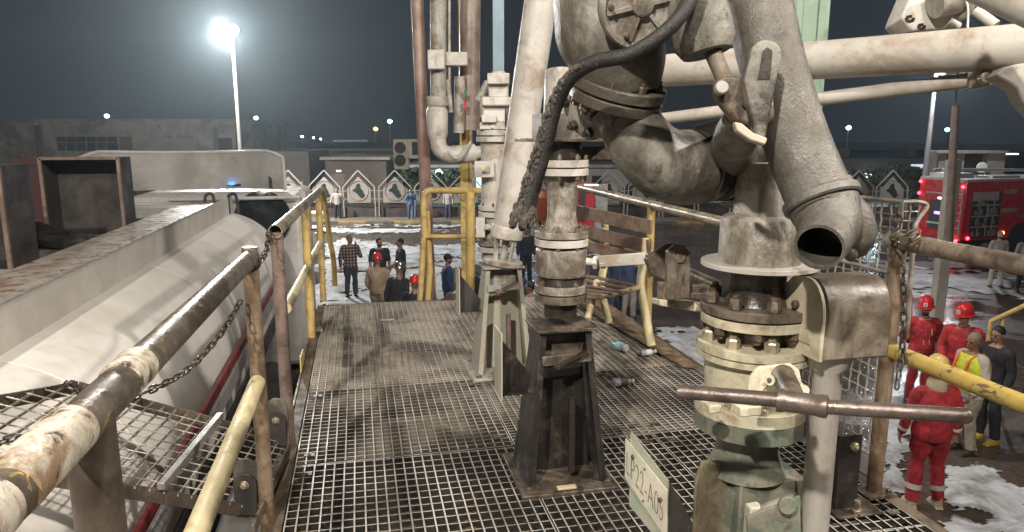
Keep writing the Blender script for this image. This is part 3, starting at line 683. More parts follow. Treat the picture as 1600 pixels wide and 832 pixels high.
# ------------------------------------------------------------------ loading arm risers
def bolts(bag, c, R_, n, r=.011, h=.014, ph=0, axis=(0, 0, 1), rod=None):
    x, y, d = frame(V(axis))
    for k in range(n):
        a = 2 * PI * (k + .5) / n + ph; p = V(c) + (x * math.cos(a) + y * math.sin(a)) * R_
        mb = bag.new() if isinstance(bag, Bag) else bag
        mb.hexb(p, d, r, h)
        mb.cyl(p, p + d * (h + .008), r * .55, n=8)
        if rod: mb.cyl(p, p - d * rod, r * .6, n=8); mb.hexb(p - d * rod, -d, r, h)
def pedestal(x, y, mats, t, hgt=.735, detail=True, sign=True, wb=.19, wt=.115):
    """tapered stand of four flared plates on a base plate, with a triangular sign bracket on its left"""
    mb = MB(); mb.box((x, y, .008), (.46, .44, .018)); bp = mb.build('base_plate', mats['base'], t, bevel=.003)
    bg_ = Bag()
    for sx in (-1, 1):
        for sy in (-1, 1): mb = bg_.new(); mb.disc((x + sx * .185, y + sy * .175, .019), (0, 0, 1), .022, .003, 16); mb.hexb((x + sx * .185, y + sy * .175, .02), (0, 0, 1), .014, .014)
    bg_.build('anchor_bolt', M['boltold'], bp)
    mb = MB(); th = .011
    for s in (-1, 1):   # two side plates, and the web between them
        mb.prism([V((x + s * wb, y - .16, .018)), V((x + s * wb, y + .16, .018)), V((x + s * wt, y + .095, hgt)), V((x + s * wt, y - .095, hgt))], (-s * th, 0, 0))
    mb.prism([V((x - wb + .03, y + .02, .018)), V((x + wb - .03, y + .02, .018)), V((x + wt - .01, y + .02, hgt)), V((x - wt + .01, y + .02, hgt))], (0, th, 0))
    mb.bar((x - wb + .02, y - .15, .02), (x - wt + .01, y - .09, hgt), .03, .012, (0, 1, 0)); mb.bar((x + wb - .02, y - .15, .02), (x + wt - .01, y - .09, hgt), .03, .012, (0, 1, 0))
    mb.build('stand_plates', mats['body'], t, bevel=.002)
    mb = MB(); mb.prism([V((x - wt + .02, y - .02, hgt - .16)), V((x + wt - .02, y - .02, hgt - .16)), V((x + wt + .01, y - .02, hgt)), V((x - wt - .01, y - .02, hgt))], (0, .012, 0))
    mb.box((x, y, hgt + .006), (2 * wt + .05, .23, .014))
    mb.bar((x - wt, y - .112, hgt - .13), (x + wt, y - .112, hgt - .12), .01, .045, (0, 0, 1)); mb.build('top_plate', mats['top'], t, bevel=.002)
    mb = MB(); mb.cyl((x + .03, y - .11, .06), (x + .03, y - .10, .42), .017); mb.build('drain_pipe', mats['rod'], t)
    mb = MB(); mb.bar((x - .05, y - .13, hgt - .15), (x + .09, y - .13, hgt - .09), .012, .028, (0, -1, 0)); mb.disc((x - .05, y - .135, hgt - .15), (0, 1, 0), .02, .02, 16); mb.hexb((x - .05, y - .145, hgt - .15), (0, -1, 0), .012, .01); mb.build('stay_bar', mats['rod'], t)
    if sign:
        zs = hgt - .02; px = x - .30; yy = y - .03
        mb = MB(); mb.prism([V((px, yy, zs - .27)), V((px, yy, zs)), V((x - wt - .03, yy, zs - .20)), V((x - wt - .045, yy, zs - .27))], (0, .006, 0)); mb.box(((px + x - wt) / 2, yy, zs - .273), (x - wt - px, .07, .006)); mb.build('bracket_plate', mats['brk'], t)
        mb = MB(); mb.box((px - .004, yy - .02, zs - .12), (.006, .16, .31)); sp = mb.build('sign_board', mats['sign'], t, bevel=.001)
        return sp
def riser_stack(x, y, D, spec, t):
    """spec: (part name, material, [(r px, v), ...] from the top down); pixels become real radii and heights at this riser's distance"""
    dep = None
    for nm, mat, pr in spec:
        prof = []
        for r, v in pr:
            z = zat(v, D); d = D * math.cos(PITCH) + (CZ - z) * math.sin(PITCH); prof.append((r / F * d, z))
        prof = sorted(prof, key=lambda q: q[1]) if prof[0][1] > prof[-1][1] else prof
        mb = MB(); mb.lathe(prof, (x, y, 0), n=48); mb.build(nm, M[mat] if isinstance(mat, str) else mat, t, ang=38)
def fl(r, v0, v1): return [(r - .6, v0), (r, v0 + .6), (r, v1 - .6), (r - .6, v1)]

# --- the middle riser (black stand)
PX, PY = .895, 3.05; PD = V((PX, PY, 0)).dot(FWDH)
t = thing('loading_arm_riser', 'loading arm riser on an oil-blackened stand in the middle of the platform', 'pipe riser', (PX, PY, 0))
pedestal(PX, PY, dict(base=M['steel'], body=M['black'], top=M['steel'], rod=M['oil'], brk=M['black'], sign=M['plate']), t)
riser_stack(PX, PY, PD, [
 ('neck', 'oil', [(26, 468), (26, 492)]), ('flange', 'steel', fl(41, 457, 469)), ('flange', 'castlight', fl(41, 443, 455)),
 ('neck', 'oil', [(33, 427), (36, 444)]), ('valve_body', 'castlight', [(37, 387), (40, 390), (40.5, 424), (38, 429)]),
 ('neck', 'oil', [(31, 382), (31, 388)]), ('flange', 'palegrey', fl(42, 372, 383)), ('flange', 'castlight', fl(42, 360, 370)),
 ('pipe', 'castlight', [(28, 275), (26, 283), (23, 292), (22.5, 340), (24, 346), (26, 361)]),
 ('flange', 'palegrey', fl(41, 263, 274)), ('flange', 'palegrey', fl(41, 250, 261)), ('swivel', 'oil', [(30, 222), (30, 251)]),
 ], t)
mb = Bag()
for v, R_, n_ in ((443, .105, 8), (360, .108, 8)):
    bolts(mb, (PX, PY, zat(v, PD)), R_, n_, .013, .018)
bolts(mb, (PX, PY, zat(250, PD)), .105, 8, .011, .02); bolts(mb, (PX, PY, zat(275, PD)), .105, 8, .011, .018, 0, (0, 0, -1)); bolts(mb, (PX, PY, zat(383, PD) - .0), .108, 8, .011, .012, 0, (0, 0, -1))
mb.build('flange_bolt', M['boltold'], t)
mb = MB(); mb.box((PX + .03, PY, zat(219, PD)), (.44, .26, .014)); mb.box((PX + .10, PY + .06, zat(219, PD) - .06), (.30, .02, .06)); mb.build('swivel_plate', M['steel'], t, bevel=.002)
mb = MB(); mb.box((PX + .0, PY + .04, zat(198, PD)), (.22, .16, .11)); mb.hexb((PX - .07, PY - .045, zat(190, PD)), (0, -1, 0), .01, .01); mb.hexb((PX - .07, PY - .045, zat(207, PD)), (0, -1, 0), .01, .01); mb.hexb((PX + .07, PY - .045, zat(207, PD)), (0, -1, 0), .01, .01); mb.build('swivel_housing', M['castgrey'], t, bevel=.006)
mb = MB(); mb.cyl((PX, PY + .05, zat(190, PD)), (PX + .02, PY + .1, zat(110, PD)), .075); mb.build('upper_pipe', M['greypaint'], t)
# its shut-off handle: nut, clamp and a flat bar to the right
mb = MB(); q = at(928, 410, 3.18); mb.cyl(q + V((-.06, .04, 0)), q, .018); mb.hexb(q - V((0, 0, 0)), (.9, -.6, 0), .032, .02); mb.hexb(q + V((.03, -.02, 0)), (.9, -.6, 0), .03, .02); mb.build('stem_nut', M['palegrey'], t)
mb = MB(); mb.bar(at(936, 409, 3.15), at(1008, 404, 3.05), .014, .052); mb.build('shutoff_bar', M['armpaint'], t, bevel=.003)
mb = MB(); mb.box((PX - .02, PY - .2, .030), (.09, .03, .012)); mb.build('loose_packing', M['paleyel'], t, bevel=.003)
mb = MB(); q = V((PX + .02, PY + .08, .018)); mb.prism([q + V((-.10, 0, 0)), q + V((-.06, 0, .10)), q + V((.08, 0, .11)), q + V((.12, 0, .0))], (0, .02, 0)); mb.build('base_web', M['palegrey'], t)

# --- the far riser (pale stand)
QX, QY = .93, 4.62; QD = V((QX, QY, 0)).dot(FWDH)
t = thing('loading_arm_riser', 'loading arm riser on a chalky white and green stand at the platform far end', 'pipe riser', (QX, QY, 0))
pedestal(QX, QY, dict(base=M['greypaint'], body=M['greenpale'], top=M['greypaint'], rod=M['rustedge'], brk=M['darksteel'], sign=M['plate']), t)
riser_stack(QX - .03, QY, QD, [
 ('flange', 'palegrey', fl(29, 384, 392)), ('flange', 'castlight', fl(29, 374, 382)), ('neck', 'castlight', [(24, 340), (24, 375)]), ('neck', 'castlight', [(22, 392), (24, 404)]),
 ('flange', 'palegrey', fl(28, 330, 338)), ('flange', 'palegrey', fl(28, 321, 328)),
 ('pipe', 'palegrey', [(25, 222), (24, 230), (23, 312), (25, 321)]), ('flange', 'palegrey', fl(31, 214, 222)), ('flange', 'palegrey', fl(30, 204, 212)),
 ], t)
def vbox(mb, u, v0, v1, wpx, D, dep, dx=0):
    z0, z1 = zat(v1, D), zat(v0, D); c = atD(u, (v0 + v1) / 2, D); mb.box((c.x + dx, c.y, (z0 + z1) / 2), (wpx / F * D, dep, z1 - z0), ROTV)
mb = MB(); vbox(mb, 778, 192, 203, 54, 4.7, .22); vbox(mb, 764, 180, 192, 22, 4.6, .08); mb.build('bracket', M['palegrey'], t, bevel=.004)
mb = MB(); vbox(mb, 779, 166, 192, 46, 4.75, .2); mb.build('gearbox', M['palegrey'], t, bevel=.008)
mb = MB(); vbox(mb, 779, 153, 167, 49, 4.72, .22); vbox(mb, 779, 132, 154, 30, 4.75, .14); mb.build('gearbox_cap', M['palegrey'], t, bevel=.01)
mb = MB(); vbox(mb, 779, 116, 133, 33, 4.72, .16); c = atD(779, 116, 4.72); mb.ball(c + V((0, 0, -.005)), (.055, .055, .03)); mb.build('indicator_head', M['palegrey'], t, bevel=.005)
mb = MB(); vbox(mb, 757, 150, 186, 14, 4.85, .1); mb.cyl(atD(748, 160, 4.9), atD(764, 128, 4.9), .03); mb.build('side_housing', M['greypaint'], t, bevel=.01)
mb = MB(); c = atD(792, 182, 4.55); mb.cyl(c + V((0, 0, .05)), c + V((0, 0, -.07)), .013); mb.cyl(c + V((.03, 0, .04)), c + V((.03, 0, -.02)), .012); mb.build('adjuster_screw', M['steel'], t)
mb = MB(); vbox(mb, 757, 252, 277, 30, 4.6, .10); mb.build('limit_switch', M['palegrey'], t, bevel=.004)
mb = MB(); vbox(mb, 758, 258, 268, 11, 4.52, .02); mb.build('switch_label', M['cream'], t)
mb = MB(); vbox(mb, 751, 340, 370, 14, 4.6, .09); mb.cyl(atD(758, 355, 4.55), atD(770, 357, 4.6), .02); mb.build('side_lever_box', M['palegrey'], t, bevel=.003)
mb = Bag()
for v, R_ in ((204, .11), (321, .1), (374, .1)): bolts(mb, (QX - .03, QY, zat(v, QD)), R_, 8, .011, .016)
mb.build('flange_bolt', M['boltold'], t)
mb = MB(); mb.bar((QX - .10, QY - .22, .03), (QX + .02, QY - .24, .035), .05, .04); mb.ball((QX + .03, QY - .24, .04), (.03, .03, .03)); tag(mb.build('valve_lever', M['rustedge'], bevel=.004), 'rusty pink lever lying on the foot of the chalky green stand', 'lever')
# slanting stowed arm standing on the far riser
t = thing('stowed_arm', 'smooth grey pipe arm slanting up from the chalky green stand', 'loading arm', at(790, 370, 4.15))
a = at(792, 365, 4.2); b = at(851, -40, 3.9)
mb = MB(); mb.cyl(a, b, .089, .092, 40); mb.build('tube', M['palegrey'], t)
dv = (b - a).normalized()
mb = MB(); mb.lathe([(.088, 0), (.096, .008), (.096, .07), (.090, .08)], a - dv * .03, dv, 40); mb.build('end_collar', M['palegrey'], t)
mb = MB()
for k in range(4):
    an = k * PI / 2 + .5; x_, y_, _ = frame(dv); o_ = (x_ * math.cos(an) + y_ * math.sin(an)) * .075; mb.bar(a - dv * .17 + o_ * .8, a + o_, .03, .012)
mb.cyl(a - dv * .17, a, .022); mb.lathe([(.09, 0), (.12, .015), (.12, .035), (.1, .04)], a - dv * .20, dv, 36); mb.build('end_fork', M['greypaint'], t)

# --- the near riser (green stand) and its big swivel arm
NX, NY = .965, 1.55; ND = V((NX, NY, 0)).dot(FWDH)
t = thing('loading_arm_riser', 'big cream and green loading arm riser nearest the camera with grimy curved swivel pipes', 'pipe riser', (NX, NY, 0))
mb = MB(); mb.box((NX, NY, .009), (.5, .5, .018)); mb.build('base_plate', M['greenold'], t)
mb = MB(); mb.cyl((NX, NY, .018), (NX, NY, .72), .085); mb.build('column', M['greenold'], t)
riser_stack(NX, NY, ND, [
 ('neck', 'greenold', [(60, 733), (55, 722), (49, 706), (46, 690), (46, 668)]),
 ('flange', 'greenold', fl(83, 640, 664)), ('flange', 'cream', fl(84, 620, 639)),
 ('valve_body', 'cream', [(60, 548), (72, 556), (73, 575), (71, 600), (66, 618), (66, 621)]),
 ('flange', 'cream', fl(86, 545, 554)), ('flange', 'cream', fl(87, 530, 543)),
 ('neck', 'steel', [(50, 500), (50, 531)]), ('flange', 'cream', fl(83, 488, 502)), ('flange', 'steel', fl(85, 472, 485)),
 ('neck', 'oil', [(52, 412), (43, 424), (42, 455), (50, 473)]),
 ('swivel_plate', 'armpaint', fl(88, 408, 415)),
 ('swivel_body', 'castlight', [(44, 335), (54, 336), (60, 340), (62, 348), (62, 398), (62.5, 408)]),
 ('neck', 'castlight', [(43, 255), (43, 336)]),
 ], t)
mb = Bag(); bolts(mb, (NX, NY, zat(530, ND)), .115, 8, .017, .026, .2); bolts(mb, (NX, NY, zat(620, ND)), .118, 8, .016, .016, .1); mb.build('flange_bolt', M['zinc'], t)
mb = Bag(); bolts(mb, (NX, NY, zat(502, ND)), .118, 8, .015, .02, .1, (0, 0, -1)); bolts(mb, (NX, NY, zat(471, ND)), .112, 8, .015, .026, .2); mb.build('flange_bolt', M['boltold'], t)
# flared box below the green flange, with rib plates
mb = MB()
for (dx, dy, wx, wy_) in ((.0, 0, .125, .105),):
    zt_, zb_2 = zat(733, ND), .018
    top = [V((NX - .06, NY - .08, zt_)), V((NX + .125, NY - .08, zt_)), V((NX + .125, NY + .1, zt_)), V((NX - .06, NY + .1, zt_))]
    bot = [V((NX - .09, NY - .13, zb_2)), V((NX + .14, NY - .13, zb_2)), V((NX + .14, NY + .13, zb_2)), V((NX - .09, NY + .13, zb_2))]
    mb.add(bot + top, [(3, 2, 1, 0), (4, 5, 6, 7), (0, 1, 5, 4), (1, 2, 6, 5), (2, 3, 7, 6), (3, 0, 4, 7)])
mb.build('stand_box', M['greenold'], t, bevel=.005)
zr = zat(706, ND)
mb = MB(); mb.prism([V((NX - .155, NY - .03, .1)), V((NX - .155, NY - .03, zr - .05)), V((NX - .14, NY - .03, zr)), V((NX - .045, NY - .03, zr - .01)), V((NX - .045, NY - .03, .1))], (0, .012, 0)); mb.build('rib_plate', surf('mossy_rib', (.22, .20, .13), .6, 0, (.10, .075, .045), .5, (.15, .2, .13), .2, 10, .5, 40), t, bevel=.002)
mb = MB(); mb.box((NX - .055, NY - .135, zr - .28), (.035, .03, .42)); mb.build('rib_plate', M['greenpale'], t, bevel=.004)
mb = MB(); q = at(1195, 800, 1.72); P, r = smooth_path([at(1168, 812, 1.72), at(1200, 795, 1.7), at(1240, 782, 1.7)], 5); mb.sweep(P, [.012 + .006 * k / len(P) for k in range(len(P))]); mb.disc(at(1230, 790, 1.66), FWD, .022, .012); mb.prism([at(1168, 832, 1.68), at(1168, 808, 1.68), at(1250, 775, 1.68), at(1252, 840, 1.68)], FWD * .01); mb.build('lug_plate', M['greenold'], t, bevel=.002)
# sign with its number on a triangular bracket
A = at(985, 676, 2.02); B = at(1043, 752, 1.90); C_ = at(1041, 860, 1.90); D_ = at(983, 790, 2.02)
nrm = (B - A).cross(D_ - A).normalized(); nrm = nrm if nrm.dot(CAM - A) > 0 else -nrm
mb = MB(); mb.prism([A, B, C_, D_], -nrm * .006); sb = mb.build('sign_board', surf('sign_green_cream', (.38, .36, .28), .55, 0, (.23, .27, .20), .5, (.30, .2, .12), .1, 8), t)
def SQ(s, r_, h_=0): return A + (B - A) * s + (D_ - A) * r_ + nrm * h_
mb = MB(); mb.prism([SQ(-.10, .14, .001), SQ(1.03, .10, .001), SQ(1.03, .72, .001), SQ(-.10, .68, .001)], nrm * .005); npl = mb.build('number_plate', M['plate'], t, bevel=.001)
mb = MB()
for (s, r_) in ((.13, .25), (.86, .34)): mb.disc(SQ(s, r_, .0075), nrm, .0075, .003, 18)
mb.build('rust_ring', M['boltold'], npl)
mb = MB()
for (s, r_) in ((.13, .25), (.86, .34), (.47, .19), (.44, .63)): mb.disc(SQ(s, r_, .0095), nrm, .0032, .003, 12)
mb.build('plate_screws', M['dark'], npl)
cu = bpy.data.curves.new('lettering', 'FONT'); cu.body = 'LP22-A05'; cu.size = .05; cu.extrude = .0006; cu.space_character = 1.05; cu.offset = -.0012
to = bpy.data.objects.new('lettering', cu); COL.objects.link(to); bpy.context.view_layer.update()
me = bpy.data.meshes.new_from_object(to.evaluated_get(bpy.context.evaluated_depsgraph_get())); bpy.data.objects.remove(to)
xs_ = [v.co.x for v in me.vertices]; w0, w1 = min(xs_), max(xs_); h1 = max(v.co.y for v in me.vertices)
for v in me.vertices:
    s = -.04 + .98 * (v.co.x - w0) / (w1 - w0); r_ = .58 - .30 * v.co.y / h1
    v.co = SQ(s, r_, .0068 + v.co.z) - V((NX, NY, 0))
    v.co -= V((0, 0, 0))
me.materials.append(M['ink']); me.name = 'lettering'
lo = bpy.data.objects.new('lettering', me); COL.objects.link(lo); lo.parent = npl
mb = MB(); mb.prism([SQ(1.0, .0, -.007), SQ(1, 1, -.007), V((NX - .09, NY - .04, SQ(1, 1).z)), V((NX - .09, NY - .04, SQ(1, .9).z))], V((0, .006, 0))); mb.build('bracket_plate', M['black'], t)

# operating handle across the front
ha, hm0, hm1, hb_ = at(1060, 612, 1.42), at(1215, 625, 1.34), at(1292, 636, 1.30), at(1507, 650, 1.22)
hd = thing('operating_bar', 'long bare steel valve handle bar crossing in front of the cream valve', 'handle', hm0)
mb = MB(); mb.pipe([ha, hm0], .0145, .0025, 28); mb.build('bar', surf('handle_steel', (.15, .12, .105), .35, .5, (.05, .035, .028), .4, (.3, .22, .17), .1, 9, .2), hd)
mb = MB(); mb.cyl(hm1, hb_, .0140, n=28); mb.ball(hb_, .0139); mb.build('bar', MATS['handle_steel'], hd)
mb = MB(); dh = (hm1 - hm0).normalized(); L_ = (hm1 - hm0).length; mb.lathe([(.0145, -.002), (.022, 0), (.0225, .008), (.020, .014), (.020, L_ - .016), (.0215, L_ - .012), (.0215, L_), (.0145, L_ + .003)], hm0, dh, 32); mb.build('sleeve', MATS['handle_steel'], hd)
mb = MB(); q = at(1238, 600, 1.42); mb.cyl(at(1243, 628, 1.33), q + FWDH * .05, .020, .024); mb.build('socket', M['steel'], hd)
mb = MB()
P = [at(u, v, 1.50) for u, v in ((1168, 612), (1172, 590), (1185, 574), (1236, 569), (1250, 580), (1254, 604), (1240, 618))]; mb.prism(P, FWDH * .010); mb.build('end_cover', M['cream'], t, bevel=.003)
mb = MB()
for (u, v) in ((1202, 594), (1242, 592), (1256, 610)): mb.cyl(at(u, v, 1.455), at(u, v, 1.435), .011); 
mb.sweep([at(1190, 608, 1.45), at(1203, 594, 1.447), at(1222, 606, 1.44), at(1242, 592, 1.445), at(1258, 612, 1.45)], .007, 10); mb.build('lever_lugs', M['cream'], hd)
mb = MB()
for (u, v) in ((1202, 594), (1242, 592)): mb.cyl(at(u, v, 1.4345), at(u, v, 1.43), .0045)
mb.build('lug_holes', M['dark'], hd)
mb = MB(); mb.box(at(1112, 636, 1.60), (.03, .035, .02)); mb.build('stop_block', M['cream'], t, bevel=.003); mb = MB(); mb.box(at(1168, 640, 1.52), (.05, .03, .022)); mb.build('stop_block', M['cream'], t, bevel=.003)

# S-shaped swivel pipe
def PTS(l): return [at(u, v, d) for u, v, d in l]
def radpx(l, rs): return [r / F * p[2] for p, r in zip(l, rs)]
l1 = [(1170, 335, 1.88), (1172, 300, 1.88), (1172, 262, 1.86), (1150, 232, 1.82), (1110, 252, 1.76)]
def sweep_px(l, rs, nm, mat, par, n=40, cap=True):
    P, r = smooth_path([at(*p) for p in l], 8, radpx(l, rs)); mb = MB(); mb.sweep(P, r, n, cap); return mb.build(nm, mat, par, ang=50)
sweep_px([(1166, 322, 1.86), (1168, 296, 1.86), (1160, 262, 1.84), (1135, 246, 1.80), (1082, 260, 1.745)], [44, 46, 54, 60, 58], 'swivel_elbow', surf('oily_elbow', (.034, .029, .023), .35, .1, (.22, .195, .15), .22, (.20, .17, .12), .06, 4.5, .3, 40), t)
sweep_px([(1096, 258, 1.77), (1075, 262, 1.74), (1038, 256, 1.70), (1005, 228, 1.67), (982, 190, 1.66), (970, 165, 1.66)], [60, 58, 56, 52, 48, 50], 'swivel_elbow', M['castgrey'], t)
# swivel joint rings
for (u, v, d, u2, v2, d2, r0, wdt_, mt) in ((1118, 253, 1.785, 1135, 248, 1.80, 62, .014, 'oil'), (1090, 259, 1.755, 1112, 255, 1.78, 60, .012, 'oil'), (1066, 262, 1.735, 1090, 259, 1.76, 58, .012, 'castgrey')):
    c = at(u, v, d); c2 = at(u2, v2, d2); mb = MB(); mb.lathe([(r0 / F * d - .006, -wdt_), (r0 / F * d, -wdt_ * .8), (r0 / F * d, wdt_ * .8), (r0 / F * d - .006, wdt_)], c, (c2 - c), 40); mb.build('swivel_ring', M[mt], t)
# tilted flange pair with its bolts
fc = at(966, 138, 1.65); fa = (at(985, 72, 1.60) - at(950, 205, 1.68)).normalized(); fa = (fa + FWDH * -.10).normalized()
for (off, r_, th_) in ((-.024, .110, .026), (.006, .112, .026)):
    mb = MB(); mb.disc(fc + fa * off, fa, r_, th_, 48, .003); mb.build('flange', M['castgrey'], t)
mb = Bag()
bolts(mb, fc - fa * .037, .088, 8, .014, .018, .3, -fa); bolts(mb, fc + fa * .019, .088, 8, .013, .015, .3, fa); mb.build('flange_bolt', M['boltold'], t)
# second flange, edge-on at its left
c2 = at(915, 168, 1.72); a2 = (V(RIGHT) * -.75 + UP * -.35 - FWD * .35).normalized()
mb = MB(); mb.disc(c2, a2, .082, .024, 40, .004); mb.disc(c2 + a2 * -.03, a2, .08, .018, 40, .003); mb.build('flange', M['castlight'], t)
mb = Bag(); bolts(mb, c2 + a2 * .012, .06, 6, .013, .014, .2, a2); mb.build('flange_bolt', M['oil'], t)
# big upper body
sweep_px([(967, 142, 1.65), (963, 92, 1.63), (955, 45, 1.62), (962, -10, 1.62), (985, -70, 1.62)], [64, 76, 88, 97, 100], 'upper_body', M['castgrey'], t, 48)
# round cover with spokes facing the camera
cc = at(1003, 8, 1.44); ca = (CAM - cc).normalized(); ca = (ca + RIGHT * .28 + UP * -.12).normalized()
mb = MB(); mb.lathe([(.070, -.14), (.072, -.02), (.088, -.018), (.090, -.012), (.090, .004), (.086, .009), (.078, .009), (.075, .002)], cc, ca, 56); cv = mb.build('round_cover', M['castlight'], t, ang=30)
mb = MB(); x_, y_, _ = frame(ca)
for k in range(6):
    an = k * PI / 3 + .25; o_ = x_ * math.cos(an) + y_ * math.sin(an); mb.bar(cc + ca * .005 + o_ * .02, cc + ca * .005 + o_ * .075, .008, .009, ca)
mb.lathe([(.022, 0), (.022, .012), (.018, .014)], cc + ca * .0, ca, 24); mb.build('cover_ribs', M['castlight'], cv)
mb = Bag(); bolts(mb, cc + ca * .006, .066, 6, .007, .006, .6, ca); mb.build('cover_bolt', M['boltold'], cv)

# clevis bracket at the left of the riser top
t2 = thing('clevis_bracket', 'rusty clevis bracket with a round pin standing left of the near riser', 'bracket', at(1060, 480, 2.0))
def plpx(pts, d, th, nm, mat, par, bev=.003, back=FWD):
    mb = MB(); mb.prism([at(u, v, d) for u, v in pts], back * th); return mb.build(nm, mat, par, bevel=bev)
plpx([(1043, 392), (1055, 382), (1070, 384), (1079, 394), (1079, 467), (1042, 470)], 1.92, .03, 'front_plate', M['steel'], t2)
plpx([(1010, 404), (1040, 382), (1056, 381), (1050, 440), (1020, 432)], 2.0, .05, 'side_wedge', M['steel'], t2)
mb = MB(); mb.hexb(at(1062, 404, 1.925), -FWD, .015, .012); mb.build('pin_bolt', M['boltold'], t2)
plpx([(1030, 468), (1090, 472), (1150, 484), (1150, 495), (1085, 487), (1030, 478)], 1.98, .12, 'foot_plate', M['cream'], t2)
mb = MB(); mb.bar(at(1036, 440, 2.02), at(1036, 468, 2.02), .03, .03); mb.build('spacer_block', M['boltold'], t2, bevel=.003); mb = MB(); mb.box(at(1095, 455, 1.95), (.05, .05, .03)); mb.bar(at(1080, 462, 1.9), at(1120, 462, 1.9), .012, .018); mb.build('spacer_block', M['boltold'], t2, bevel=.003)
mb = MB(); mb.cyl(at(1078, 428, 2.25), at(1118, 446, 2.1), .018); mb.build('stub_pipe', M['railbare'], t2)

# link with a slotted bar at the right of the swivel pipes
t3 = thing('spring_balance', 'dark spring balance cylinder with rod, pin plate and slotted bar beside the slanting nozzle pipe', 'spring cylinder', at(1105, 60, 1.46))
P = [at(1070, -60, 1.46), at(1088, 10, 1.46), at(1100, 66, 1.46), at(1104, 84, 1.46)]
mb = MB(); mb.sweep(P, [.062, .064, .064, .050], 40); mb.build('cylinder', M['castgrey'], t3, ang=50)
mb = MB(); mb.cyl(at(1112, 78, 1.46), at(1134, 130, 1.40), .018, .016); mb.build('rod', M['steel'], t3)
plpx([(1118, 128), (1130, 118), (1208, 122), (1212, 185), (1190, 200), (1150, 190), (1120, 152)], 1.38, .03, 'pin_plate', M['steel'], t3, .006)
mb = MB(); mb.disc(at(1127, 138, 1.365), FWD, .0125, .02, 24); mb.build('pin', surf('bright_pin', (.42, .40, .38), .4, .1, (.4, .36, .3), .2), t3)
mb = MB(); mb.disc(at(1167, 162, 1.375), FWD, .010, .012, 20); mb.build('pin', M['steel'], t3)
pts = []
for k in range(11):
    a = PI * k / 10; pts.append((1198 + 24 * math.cos(a) , 84 - 22 * math.sin(a)))
ol = pts + [(1172, 118), (1180, 150), (1200, 208), (1208, 200), (1222, 110)][:0] 
ol = pts + [(1163, 124), (1182, 214), (1195, 224)]
plpx(ol, 1.34, .028, 'slotted_bar', M['castgrey'], t3, .004)
plpx([(1192, 80), (1199, 74), (1207, 80), (1203, 124), (1184, 124)], 1.3385, .003, 'slot', M['oil'], t3, 0)
plpx([(1148, 190), (1152, 205), (1172, 219), (1196, 227), (1200, 216), (1178, 208), (1160, 193)], 1.332, .02, 'clamp_strap', M['greenpale'], t3, .003)
sweep_px([(1165, 180, 1.44), (1150, 215, 1.56), (1145, 240, 1.72)], [30, 34, 38], 'lower_mount', M['castgrey'], t3)

# slanting nozzle pipe
t4 = thing('loading_nozzle', 'big scratched aluminium nozzle pipe slanting down with its open mouth', 'nozzle', at(1275, 300, 1.5))
l = [(1172, -60, 1.52), (1190, 30, 1.50), (1212, 120, 1.48), (1242, 215, 1.46), (1272, 290, 1.44), (1284, 318, 1.43)]
P, r = smooth_path([at(*p) for p in l], 6, radpx(l, [50, 50, 49, 49, 50, 51])); mb = MB(); mb.sweep(P, r, 48, False); mb.build('tube', M['nozzle'], t4)
l = [(1277, 296, 1.44), (1286, 320, 1.43), (1294, 346, 1.41), (1290, 368, 1.375), (1280, 387, 1.33)]
P, r = smooth_path([at(*p) for p in l], 6, radpx(l, [52, 53, 49, 42, 38])); mb = MB(); mb.pipe(P, 0, .006, 48, r); mb.build('mouth', M['nozzle'], t4)
mb = MB(); c = at(1283, 312, 1.432); d_ = at(1290, 330, 1.425) - at(1277, 296, 1.44); mb.lathe([(.071, -.010), (.0765, -.006), (.0765, .008), (.073, .012)], c, d_, 48); mb.build('collar', M['nozzle'], t4)
sweep_px([(1300, 316, 1.45), (1322, 345, 1.45), (1332, 366, 1.45), (1336, 392, 1.47)], [34, 39, 36, 20], 'side_lobe', M['nozzle'], t4)
mb = MB(); mb.ball(at(1322, 306, 1.41), .016); mb.build('boss', M['nozzle'], t4); mb = MB(); mb.ball(at(1330, 396, 1.43), (.013, .013, .018)); mb.build('boss', M['nozzle'], t4)

# rope-wrapped hose hanging in a curve
l = [(1092, -50, 1.36), (1078, 0, 1.36), (1045, 45, 1.36), (985, 85, 1.38), (930, 97, 1.42), (892, 122, 1.46), (868, 165, 1.50), (850, 230, 1.53), (832, 290, 1.55), (816, 348, 1.56)]
P, r = smooth_path([at(*p) for p in l], 26, radpx(l, [12, 12, 12, 12, 12, 11.5, 12, 13.5, 14.5, 15]))
mb = MB(); mb.sweep(P, [a * (1 + .02 * math.sin(i * 2.6)) for i, a in enumerate(r)], 24)
hs = thing('wrapped_hose', 'thick black rope-wrapped hose curving down to a frayed end', 'hose', P[-1]); mb.build('hose_body', M['hose'], hs, ang=80)
mb = MB(); random.seed(3)
for i in range(0, len(P) - 1):
    if i < 110: continue
    for k in range(2 + int(9 * max(0, (i / len(P) - .45)))):
        d = (P[i + 1] - P[i]).normalized(); x_, y_, _ = frame(d); a = random.uniform(PI * .55, PI * 1.45) if i < len(P) - 12 else random.uniform(0, 2 * PI)
        o_ = (-RIGHT * math.cos(a - PI) + FWD * math.sin(a - PI) * -1); s = r[i] * random.uniform(.96, 1.14); g = random.uniform(.0018, .0045) * (1 + 1.2 * (i > len(P) - 16))
        mb.ball(P[i] + d * random.uniform(0, .01) + o_ * s, (g, g, g * 1.4), 6, 4)
mb.build('frayed_wrapping', surf('frayed_rope', (.05, .043, .036), .8, 0, (.16, .13, .10), .35, scale=60, bump=.5), hs)

